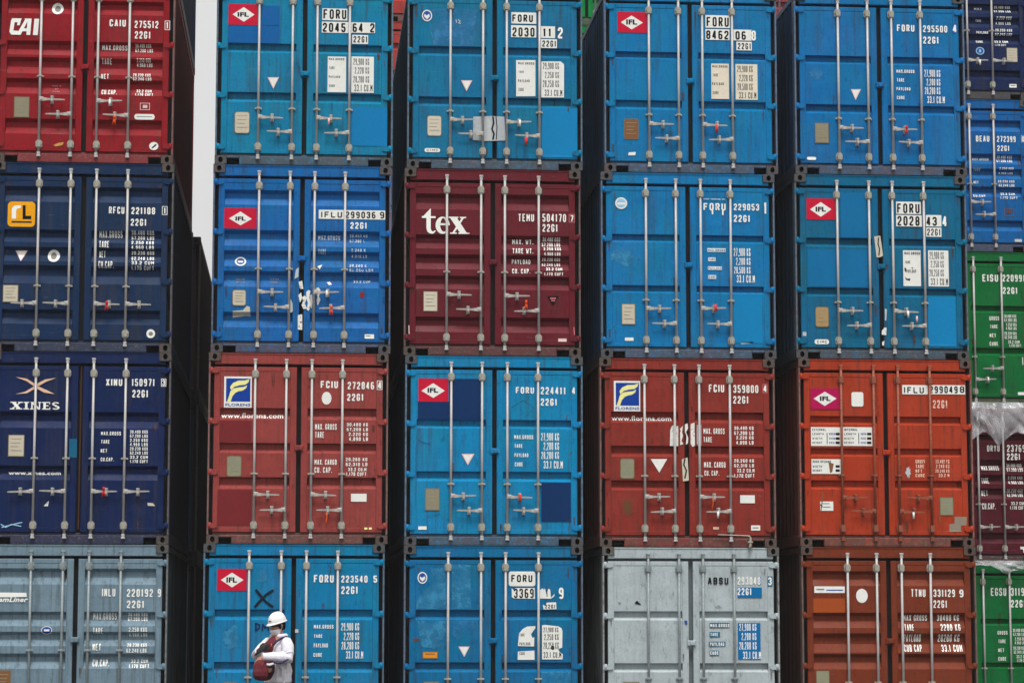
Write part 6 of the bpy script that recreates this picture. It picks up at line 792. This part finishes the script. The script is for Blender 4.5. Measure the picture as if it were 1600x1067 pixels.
# ------------------------------------------------------------------ the worker
def loft(b, rings, k=20, m=0):
    """rings: (centre, vector a, vector b): closed elliptical sections joined into one skin"""
    prev = None
    for c, a, bb in rings:
        c, a, bb = Vector(c), Vector(a), Vector(bb)
        n = b.add([c+a*math.cos(2*math.pi*i/k)+bb*math.sin(2*math.pi*i/k) for i in range(k)])
        if prev is None: b.face([n+i for i in range(k)][::-1], m, True)
        else:
            for i in range(k): b.face([prev+i,prev+(i+1)%k,n+(i+1)%k,n+i], m, True)
        prev = n
    b.face([prev+i for i in range(k)], m, True)
def ball(b, c, a, bb, cc, k=16, m=0):
    c, a, bb, cc = Vector(c), Vector(a), Vector(bb), Vector(cc); R = []
    for i in range(1,10):
        t = math.pi*i/10; R.append((c-cc*math.cos(t), a*math.sin(t), bb*math.sin(t)))
    loft(b, R, k, m)
def fuse(b, name, voxel, smooth=4):
    """melt overlapping closed pieces into one continuous surface"""
    me = b.mesh(name+'_raw'); o = bpy.data.objects.new('fuse', me); COL.objects.link(o)
    bm = bmesh.new(); bm.from_mesh(me); bmesh.ops.recalc_face_normals(bm, faces=bm.faces[:]); bm.to_mesh(me); bm.free()
    r = o.modifiers.new('r','REMESH'); r.mode = 'VOXEL'; r.voxel_size = voxel; r.use_smooth_shade = True
    if smooth: s = o.modifiers.new('s','SMOOTH'); s.iterations = smooth; s.factor = .5
    bpy.context.view_layer.update()
    out = bpy.data.meshes.new_from_object(o.evaluated_get(bpy.context.evaluated_depsgraph_get())); out.name = name
    bpy.data.objects.remove(o); bpy.data.meshes.remove(me)
    for p_ in out.polygons: p_.use_smooth = True
    return out
PX, PY = 3.907, -2.600
FW = Vector((-.77,-.64,0)); LF = Vector((.64,-.77,0)); UP = Vector((0,0,1))
def cloth(name, rgb, sc=9, bump=.5):
    m, nt, p = newmat(name)
    tc = N(nt,'ShaderNodeTexCoord'); v = tc.outputs['Object']
    n1 = noise(nt, v, sc, 5, .6, stretch=(1,1,.55)); n2 = noise(nt, v, 160, 3, .6)
    nt.links.new(mix(nt, ramp(nt, n1, .42,.7,0,.4), rgb, scale_c(rgb,.72)), p.inputs['Base Color'])
    p.inputs['Roughness'].default_value = .9
    b1 = N(nt,'ShaderNodeBump'); b1.inputs['Strength'].default_value = bump; b1.inputs['Distance'].default_value = .03
    nt.links.new(n1, b1.inputs['Height']); nt.links.new(b1.outputs[0], p.inputs['Normal'])
    return m
SKIN = simple('skin', lin((168,124,100)), .55, .2, 30)
WHITECLOTH = cloth('white_jacket_cloth', (.70,.68,.74), 8, .8)
BLACKCLOTH = cloth('black_trouser_cloth', (.012,.012,.016), 9, .4)
MAROON = cloth('maroon_cloth', (.115,.009,.016), 10, .5)
DARKCLOTH = cloth('dark_glove_cloth', (.008,.008,.012), 14, .4)
HAT = simple('white_hat_plastic', (.80,.80,.78), .35, .08, 14)
MASKM = cloth('white_face_mask', (.72,.70,.72), 16, .2)
HAIR = simple('black_hair', (.008,.007,.008), .55, .3, 60)
STRAPM = simple('dark_violet_strap', lin((62,52,84)), .8, .25, 40)
BOOT = simple('black_boot_leather', (.015,.014,.013), .5, .3, 30)

def hand(b, wrist, d, n, thumb, size=.175, curl=.5):
    """palm, four unequal bent fingers and a thumb; d points along the fingers, n out of the back of the hand"""
    wrist = Vector(wrist); d = Vector(d).normalized(); n = Vector(n); n = (n-d*n.dot(d)).normalized(); s = d.cross(n)*thumb
    P = wrist+d*.045
    loft(b, [(wrist-d*.02, s*.027, n*.019), (wrist+d*.02, s*.034, n*.017), (wrist+d*.06, s*.041, n*.015), (wrist+d*.085, s*.040, n*.012)], 12)
    for i, ln in enumerate((.070,.078,.072,.056)):
        q = wrist+d*.082+s*(.030-.020*i); a = d.copy(); pts = [q-d*.015]; rs = [.0095]
        for j, f in enumerate((.42,.33,.25)):
            a = (a-n*curl*(.5+.25*j)).normalized(); q = q+a*ln*f; pts.append(q); rs.append(.0092-.0011*j)
        b.tube(pts, rs, 8)
    q = wrist+d*.03+s*.032
    b.tube([q-s*.012, q+(s*.7+d*.6-n*.2)*.03, q+(s*.7+d*1.0-n*.4)*.052, q+(s*.45+d*1.2-n*.6)*.062], [.013,.011,.0095,.008], 8)

def worker():
    B = MB()
    HC = Vector((.022,-.012,1.508))                                     # middle of the head
    F3 = (FW*.972 - UP*.235).normalized(); U3 = (UP*.972+FW*.235).normalized(); L3 = LF
    Hp = lambda f, l, u: HC+F3*f+L3*l+U3*u
    # skull, face, jaw
    loft(B, [(Hp(-.004,0,-.118), F3*.030, L3*.030), (Hp(.010,0,-.105), F3*.062, L3*.048), (Hp(.004,0,-.075), F3*.080, L3*.060), (Hp(0,0,-.03), F3*.090, L3*.070), (Hp(-.006,0,.02), F3*.096, L3*.076), (Hp(-.010,0,.065), F3*.092, L3*.074), (Hp(-.012,0,.098), F3*.068, L3*.056), (Hp(-.012,0,.118), F3*.030, L3*.026)], 20)
    loft(B, [(Hp(.088,0,.012), F3*.006, L3*.008), (Hp(.100,0,-.012), F3*.010, L3*.011), (Hp(.110,0,-.032), F3*.013, L3*.016), (Hp(.098,0,-.043), F3*.008, L3*.013)], 10)   # nose
    for s in (-1,1):
        ball(B, Hp(-.004,s*.078,-.008), F3*.018, L3*.008, U3*.031, 10)  # ears
        ball(B, Hp(.076,s*.032,.022), F3*.016, L3*.020, U3*.009, 10)    # brows
        ball(B, Hp(.060,s*.038,-.028), F3*.022, L3*.022, U3*.018, 10)   # cheeks
    ball(B, Hp(.088,0,-.068), F3*.012, L3*.024, U3*.007, 10); ball(B, Hp(.085,0,-.080), F3*.012, L3*.020, U3*.007, 10)      # lips
    NB = Vector((.03,.0,1.345))
    B.tube([Hp(-.020,0,-.06), (HC+NB)/2+Vector((.012,.006,-.01)), NB, NB-UP*.05], [.056,.056,.062,.075], 14)
    # trunk
    loft(B, [((.035,.0,.80), LF*.165, FW*.11), ((.03,.0,.90), LF*.17, FW*.12), ((.03,.0,1.02), LF*.15, FW*.105), ((.028,0,1.15), LF*.165, FW*.115), ((.028,0,1.27), LF*.175, FW*.11), ((.03,0,1.335), LF*.15, FW*.085), ((.03,0,1.37), LF*.07, FW*.06)], 22)
    SN = Vector((.03,0,1.285))+LF*.165; SF_ = Vector((.03,0,1.285))-LF*.165
    EN = Vector((.155,-.235,1.105)); WN = Vector((-.155,-.315,1.112))
    EF = Vector((-.235,-.02,1.125)); WF = Vector((-.205,-.215,1.185))
    B.tube([SN-LF*.04, SN, (SN+EN)/2+LF*.02, EN, EN+(WN-EN)*.3, WN], [.05,.056,.048,.041,.041,.027], 12)
    B.tube([SF_+LF*.04, SF_, (SF_+EF)/2-LF*.02, EF, EF+(WF-EF)*.3, WF], [.05,.056,.048,.041,.041,.027], 12)
    hand(B, WN, (-.75,-.05,-.75), (-.5,-.6,.6), 1, curl=.55)
    hand(B, WF, (.85,-.25,.45), (-.2,-.9,.3), -1, curl=.35)
    # legs
    for s in (-1,1):
        hp = Vector((.035,0,.86))+LF*.085*s; kn = Vector((.03,0,.47))+LF*.10*s+FW*.03*(s+.4); an = Vector((.045,0,.085))+LF*.115*s+FW*.03*s
        B.tube([hp, (hp+kn)/2+FW*.01, kn, kn+(an-kn)*.35-FW*.015, an, an-UP*.05], [.092,.078,.057,.054,.038,.042], 14)
        loft(B, [(an-UP*.045-FW*.05, LF*.03, UP*.028), (an-UP*.045, LF*.036, UP*.036), (an-UP*.056+FW*.10, LF*.042, UP*.026), (an-UP*.064+FW*.17, LF*.030, UP*.014)], 12)
    body = link('person', fuse(B, 'person', .0055, 3), None, (SKIN,))
    body.location = (PX, PY, 0)
    tag(body, 'dock worker in white jacket and white hard hat standing before the bottom blue container', 'person')
    # eyes
    for s in (-1,1):
        e = MB(); ball(e, Hp(.082,s*.031,.004), F3*.009, L3*.013, U3*.006, 10); link('eye', e.mesh('eye'), body, (simple('eye_white',(.6,.58,.55),.3),))
        e = MB(); ball(e, Hp(.0875,s*.031,.004), F3*.005, L3*.006, U3*.0055, 10); link('iris', e.mesh('iris'), body, (HAIR,))
    # hair below the hat, front drawn low as a dark brow band
    h = MB(); loft(h, [(Hp(-.032,0,-.075), F3*.060, L3*.066), (Hp(-.030,0,-.04), F3*.076, L3*.077), (Hp(-.012,0,-.006), F3*.106, L3*.083), (Hp(-.004,0,.018), F3*.112, L3*.085), (Hp(-.006,0,.035), F3*.108, L3*.085), (Hp(-.010,0,.09), F3*.09, L3*.074)], 20)
    for s in (-1,1): ball(h, Hp(.02,s*.074,-.015), F3*.018, L3*.010, U3*.04, 10)
    link('hair', fuse(h, 'hair', .007, 2), body, (HAIR,))
    # hard hat: shell with ridge, peak and rim
    g = MB(); k = 32; prev = None
    for t in range(11):
        a = t/10*math.pi/2; r = math.cos(a)**.8 if t < 10 else .0; z = math.sin(a)
        n = g.add([Hp(-.008+(.124*r)*math.cos(2*math.pi*i/k), .100*r*math.sin(2*math.pi*i/k), .036+.116*z+(.008 if abs(math.sin(2*math.pi*i/k)) < .25 and t > 1 else 0)) for i in range(k)])
        if prev is not None:
            for i in range(k): g.face([prev+i,prev+(i+1)%k,n+(i+1)%k,n+i],0,True)
        prev = n
    def brim(i, o):
        c = math.cos(2*math.pi*i/k); s_ = math.sin(2*math.pi*i/k); peak = max(0,c)**1.6
        return Hp(-.008+(.124+o*(.009+.030*peak))*c, (.100+o*.010)*s_, .036-o*(.004+.012*peak))
    n0 = g.add([brim(i,0) for i in range(k)]); n1 = g.add([brim(i,1) for i in range(k)]); n2 = g.add([brim(i,1)-U3*.006 for i in range(k)]); n3 = g.add([brim(i,0)-U3*.007 for i in range(k)])
    for i in range(k):
        j = (i+1)%k
        for p_, q_ in ((n1,n0),(n2,n1),(n3,n2)): g.face([p_+i,p_+j,q_+j,q_+i],0,True)
    hat = link('hard_hat', g.mesh('hard_hat'), body, (HAT,))
    e = MB(); c = Hp(.113,.012,.070); e.add([c-L3*.022-U3*.006+F3*.004, c+L3*.022-U3*.006+F3*.004, c+L3*.020+U3*.006-F3*.002, c-L3*.020+U3*.006-F3*.002]); e.face([0,1,2,3])
    link('hat_mark', e.mesh('hat_mark'), hat, (BLACKCLOTH,))
    # face mask over nose, mouth and chin, with ear loops
    f = MB(); loft(f, [(Hp(.030,0,-.124), F3*.050, L3*.040), (Hp(.034,0,-.105), F3*.066, L3*.054), (Hp(.034,0,-.07), F3*.080, L3*.063), (Hp(.034,0,-.055), F3*.084, L3*.066), (Hp(.036,0,-.046), F3*.076, L3*.060)], 20)
    msk = link('face_mask', fuse(f, 'face_mask', .006, 2), body, (MASKM,))
    for s in (-1,1):
        l_ = MB(); l_.tube([Hp(.03,s*.068,-.03), Hp(.0,s*.083,.015), Hp(-.02,s*.084,-.01), Hp(.02,s*.066,-.085)], .0025, 6); link('ear_loop', l_.mesh('ear_loop'), msk, (MASKM,))
    # jacket: loose trunk, sleeves, standing collar
    j = MB()
    loft(j, [((.035,.0,.795), LF*.192, FW*.150), ((.034,.0,.83), LF*.200, FW*.155), ((.034,.0,.93), LF*.190, FW*.142), ((.034,.0,1.03), LF*.186, FW*.134), ((.032,0,1.15), LF*.190, FW*.138), ((.03,0,1.235), LF*.194, FW*.130), ((.032,0,1.295), LF*.170, FW*.104), ((.034,0,1.335), LF*.110, FW*.085), ((.036,0,1.355), LF*.075, FW*.07)], 26)
    j.tube([SN-LF*.05+UP*.01, SN+UP*.004, SN*.7+EN*.3+LF*.025, SN*.35+EN*.65+LF*.02, EN+Vector((.012,0,-.012)), EN+(WN-EN)*.22, EN+(WN-EN)*.40, EN+(WN-EN)*.55, EN+(WN-EN)*.8, EN+(WN-EN)*.97], [.062,.074,.077,.072,.069,.072,.060,.066,.056,.049], 16)
    j.tube([SF_+LF*.05+UP*.01, SF_+UP*.004, (SF_+EF)/2-LF*.02, EF, EF+(WF-EF)*.35, EF+(WF-EF)*.7, WF], [.062,.074,.070,.062,.060,.054,.046], 16)
    for t, (fx, lx, z0) in enumerate(((.13,.06,.9),(.12,.12,.95),(-.05,.18,.92),(.02,.19,1.0),(.135,.0,.87),(.07,.165,.90),(.09,.16,1.05),(.14,.03,.98),(-.02,.19,1.12),(.05,.185,.86))):     # folds that run down the body
        q = Vector((.034,0,z0))+FW*fx+LF*lx; j.tube([q+UP*.10, q+Vector((.008,0,.02)), q-UP*.08], [.008,.021,.011], 8)
    for f_, r_ in ((.18,.079),(.30,.070),(.46,.069),(.62,.064),(.74,.060)):                     # creases round the sleeve
        q = EN+(WN-EN)*f_; dv = (WN-EN).normalized(); j.tube([q-dv*.012+UP*.004, q, q+dv*.010-UP*.004],[r_-.012,r_-.001,r_-.014],14)
    for f_, r_ in ((.25,.082),(.5,.082),(.78,.077)):
        q = SN+(EN-SN)*f_+LF*.02; dv = (EN-SN).normalized(); j.tube([q-dv*.016+FW*.006, q, q+dv*.014],[r_-.014,r_-.001,r_-.016],14)
    jk = link('jacket', fuse(j, 'jacket', .0065, 1), body, (WHITECLOTH,))
    c = MB()
    for s in range(-4,14):
        pass
    ring = []
    for i in range(20):
        a = rad(40+280*i/19)                                          # open at the throat
        ring.append((a, Vector((.040,0,1.342))+FW*math.cos(a)*.088+LF*math.sin(a)*.088))
    c.tube([q+UP*(.012+.018*abs(math.sin(a/2))) for a, q in ring], [.020]+[.030]*18+[.020], 10)
    link('collar', c.mesh('collar'), jk, (WHITECLOTH,))
    for tag_, p0, p1, r in (('cuff',EN+(WN-EN)*.90,EN+(WN-EN)*1.0,.050),):
        q = MB(); q.tube([p0,p0*.5+p1*.5,p1],[r,r+.004,r-.002],14); link(tag_, q.mesh(tag_), jk, (WHITECLOTH,))
    # vest showing at the chest
    v_ = MB()
    loft(v_, [(Vector((.034,0,1.10))+FW*.055-LF*.03, LF*.10, FW*.088), (Vector((.034,0,1.20))+FW*.072-LF*.03, LF*.120, FW*.095), (Vector((.032,0,1.28))+FW*.072-LF*.02, LF*.108, FW*.090), (Vector((.034,0,1.335))+FW*.060, LF*.060, FW*.062), (Vector((.034,0,1.362))+FW*.060, LF*.030, FW*.03)], 20)
    vs = link('vest', fuse(v_, 'vest', .009, 2), body, (MAROON,))
    q = MB(); ball(q, Vector((-.046,-.128,1.255)), LF*.008, FW*.01, UP*.024, 8); link('badge', q.mesh('badge'), vs, (SEALM['orange'],))
    # trousers and boots
    t_ = MB(); loft(t_, [((.035,0,.74), LF*.165, FW*.115), ((.035,0,.82), LF*.172, FW*.122), ((.034,0,.90), LF*.168, FW*.115)], 20)
    for s in (-1,1):
        hp = Vector((.035,0,.84))+LF*.085*s; kn = Vector((.03,0,.47))+LF*.10*s+FW*.03*(s+.4); an = Vector((.045,0,.085))+LF*.115*s+FW*.03*s
        t_.tube([hp, (hp+kn)/2+FW*.01, kn, kn+(an-kn)*.4-FW*.01, an+UP*.02], [.105,.094,.078,.074,.066], 14)
        o_ = MB(); loft(o_, [(an+UP*.07, LF*.056, FW*.060), (an, LF*.050, FW*.058), (an-UP*.03+FW*.01, LF*.050, FW*.075), (an-UP*.055+FW*.04, LF*.052, FW*.125), (an-UP*.083+FW*.045, LF*.054, FW*.135)], 16)
        link('boot', o_.mesh('boot'), body, (BOOT,))
    link('trousers', fuse(t_, 'trousers', .010, 2), body, (BLACKCLOTH,))
    # glove on the far hand, drawn over the fingers
    gl = MB(); 
    hand(gl, WF+Vector((.004,-.004,.0)), (.85,-.25,.45), (-.2,-.9,.3), -1, curl=.35)
    loft(gl, [(WF-Vector((.03,-.01,.015)), Vector((0,.045,.02)), Vector((.02,0,.045))), (WF, Vector((0,.044,.02)), Vector((.02,0,.044))), (WF+Vector((.055,-.016,.03)), Vector((0,.050,.02)), Vector((.03,0,.050))), (WF+Vector((.085,-.025,.045)), Vector((0,.030,.02)), Vector((.02,0,.040)))], 14)
    link('glove', fuse(gl, 'glove', .006, 2), body, (DARKCLOTH,))
    # shoulder strap over the jacket
    st = MB(); pts = [Vector((-.03,-.185,1.25)), Vector((.02,-.172,1.305)), Vector((.085,-.160,1.345)), Vector((.135,-.115,1.358)), Vector((.165,-.04,1.345)), Vector((.18,.03,1.29))]
    st.tube(pts, [.015]*6, 8); link('strap', st.mesh('strap'), body, (STRAPM,))

    # the bag held against the hip
    bag = empty('shoulder_bag', (PX, PY, 0)); tag(bag, 'round maroon shoulder bag carried at the front of the dock worker', 'bag')
    BC = Vector((-.142,-.335,.952))
    g = MB()                                                             # soft sack: slumped, fuller low down, gathered at the top
    loft(g, [(BC+Vector((.0,0,-.128)), LF*.045, FW*.05), (BC+Vector((-.002,-.004,-.112)), LF*.088, FW*.100), (BC+Vector((-.004,-.006,-.07)), LF*.112, FW*.130), (BC+Vector((-.002,-.004,-.02)), LF*.118, FW*.136), (BC+Vector((.004,0,.03)), LF*.108, FW*.124), (BC+Vector((.000,.004,.075)), LF*.090, FW*.108), (BC+Vector((-.010,.008,.108)), LF*.062, FW*.082), (BC+Vector((-.016,.010,.128)), LF*.036, FW*.050)], 24)
    for i, (a, z0, z1, sw) in enumerate(((-1.25,.10,-.02,.05),(-.85,.115,-.07,-.04),(-.5,.12,.0,.03),(-.2,.11,-.06,.05),(.12,.115,-.01,-.05),(.45,.10,-.08,.03),(-.7,-.02,-.105,.06),(.0,-.05,-.11,-.05))):
        def at(z, aa):
            r = (1-(z/.165)**2)**.5 if abs(z) < .16 else .2
            return BC+Vector((math.sin(aa)*.122*r, -math.cos(aa)*.118*r, z))
        g.tube([at(z0,a), at((z0*2+z1)/3,a+sw*1.5), at((z0+2*z1)/3,a+sw*3.5), at(z1,a+sw*4)], [.007,.013,.012,.006], 8)
    link('bag_body', fuse(g, 'bag_body', .0065, 1), bag, (MAROON,))
    g = MB(); loft(g, [(BC+Vector((.065,-.055,-.09)), Vector((.045,.02,0)), Vector((0,.03,.01))), (BC+Vector((.085,-.06,-.02)), Vector((.058,.02,0)), Vector((0,.045,0))), (BC+Vector((.085,-.05,.06)), Vector((.062,.02,0)), Vector((0,.045,0))), (BC+Vector((.05,-.02,.118)), Vector((.075,.02,0)), Vector((0,.035,0)))], 16)
    link('bag_flap', fuse(g, 'bag_flap', .008, 2), bag, (simple('dark_maroon_flap', (.035,.012,.014), .8, .3, 30),))
    g = MB(); g.tube([BC+Vector((.045,-.108,.072)), BC+Vector((.08,-.112,.066)), BC+Vector((.128,-.098,.082))], [.014,.017,.012], 10); link('bag_handle', g.mesh('bag_handle'), bag, (WHITECLOTH,))
    g = MB(); g.prism([(BC.x+.055,BC.z+.022),(BC.x+.11,BC.z+.03),(BC.x+.10,BC.z-.02),(BC.x+.075,BC.z-.028)], BC.y-.118, BC.y-.10); link('bag_tag', g.mesh('bag_tag'), bag, (simple('tan_leather', lin((104,78,66)), .6, .3, 30),))
    g = MB(); g.tube([BC+Vector((.13,-.02,.10)), Vector((.035,-.335,1.032)), Vector((.10,-.325,1.048)), Vector((.175,-.285,1.095)), Vector((.225,-.20,1.15)), Vector((.215,-.06,1.19))], [.012]*6, 8)
    link('bag_strap', g.mesh('bag_strap'), bag, (STRAPM,))
worker()

# ------------------------------------------------------------------ clear plastic sheets caught between the set back containers
def plastic():
    m, nt, p = newmat('clear_plastic_sheet')
    tc = N(nt,'ShaderNodeTexCoord'); v = tc.outputs['Object']
    p.inputs['Base Color'].default_value = (.62,.62,.65,1); p.inputs['Roughness'].default_value = .25; p.inputs['Specular IOR Level'].default_value = .8
    n1 = noise(nt, v, 2.2, 2, .5, stretch=(1.6,1,.5)); nt.links.new(ramp(nt, n1, .32,.68,.14,.42), p.inputs['Alpha'])
    b1 = N(nt,'ShaderNodeBump'); b1.inputs['Strength'].default_value = .9; b1.inputs['Distance'].default_value = .08
    nt.links.new(noise(nt, v, 3.5, 3, .55, stretch=(1.5,1,.6)), b1.inputs['Height']); nt.links.new(b1.outputs[0], p.inputs['Normal'])
    return m
PLAST = plastic()
def sheet(x0, x1, ztop, hem, y, seed, label):
    r = random.Random(seed); b = MB(); nx, nz = 70, 26; ph = [r.uniform(0,6) for _ in range(8)]
    def pt(i, j):
        u = i/nx; w = j/nz; x = x0+(x1-x0)*u; hh = hem(u)
        z = ztop-hh*w
        fold = math.sin(x*9+ph[0]+w*2.0)*.030+abs(math.sin(x*13-w*6+ph[6]))*-.022+math.sin(x*17+ph[1]-w*3)*.012+math.sin(x*4+w*5+ph[2])*.018+abs(math.sin(x*6.3+w*3.4*(1 if x > x0+.6 else -1)+ph[3]))*-.03
        return (x+.015*math.sin(z*14+ph[4]), y-.055*min(1,w*5)-.02*w+fold*(.25+.75*w), z+.01*math.sin(x*23+ph[5])*w)
    n = b.add([pt(i,j) for j in range(nz+1) for i in range(nx+1)])
    for j in range(nz):
        for i in range(nx): b.face([n+(j+1)*(nx+1)+i, n+(j+1)*(nx+1)+i+1, n+j*(nx+1)+i+1, n+j*(nx+1)+i], 0, True)
    o = link('plastic_sheet', b.mesh('plastic_sheet'), None, (PLAST,))
    s = o.modifiers.new('thickness','SOLIDIFY'); s.thickness = .002
    tag(o, label, 'plastic sheet')
SX, SY, SZ2, SZ1 = 13.964, 6.560, 5.143, 2.552
def hem_a(u):
    pts = [(0,.70),(.06,.72),(.14,.66),(.26,.54),(.32,.50),(.40,.60),(.47,.76),(.54,.66),(.7,.5),(.85,.56),(1,.46)]
    for (a,ya),(c,yc) in zip(pts,pts[1:]):
        if a <= u <= c: return ya+(yc-ya)*(u-a)/(c-a)
    return .4
def hem_b(u):
    pts = [(0,.08),(.2,.09),(.30,.08),(.36,.14),(.5,.22),(.6,.18),(.8,.12),(1,.12)]
    for (a,ya),(c,yc) in zip(pts,pts[1:]):
        if a <= u <= c: return ya+(yc-ya)*(u-a)/(c-a)
    return .2
sheet(SX+1.02, SX+2.42, SZ2+.07, hem_a, SY-.05, 3, 'crumpled clear plastic sheet hanging over the top of the maroon container')
sheet(SX+1.10, SX+2.42, SZ1+.05, hem_b, SY-.05, 8, 'narrow clear plastic sheet hanging over the green container at bottom right')

# ------------------------------------------------------------------ added haze volume that lifts the blacks
b = MB(); b.box(-60,75,-45,70,-1.6,24); hz = link('black_lift_haze', b.mesh('black_lift_haze'))
hm = bpy.data.materials.new('black_lift_haze'); hm.use_nodes = True; hn = hm.node_tree
for n in list(hn.nodes): hn.nodes.remove(n)
ho = hn.nodes.new('ShaderNodeOutputMaterial'); pv = hn.nodes.new('ShaderNodeVolumePrincipled')
pv.inputs['Color'].default_value = (.9,.9,.9,1); pv.inputs['Density'].default_value = .0004; pv.inputs['Anisotropy'].default_value = 0.0
hn.links.new(pv.outputs[0], ho.inputs['Volume'])
hz.data.materials.append(hm); tag(hz, None, None, None, 'stuff')
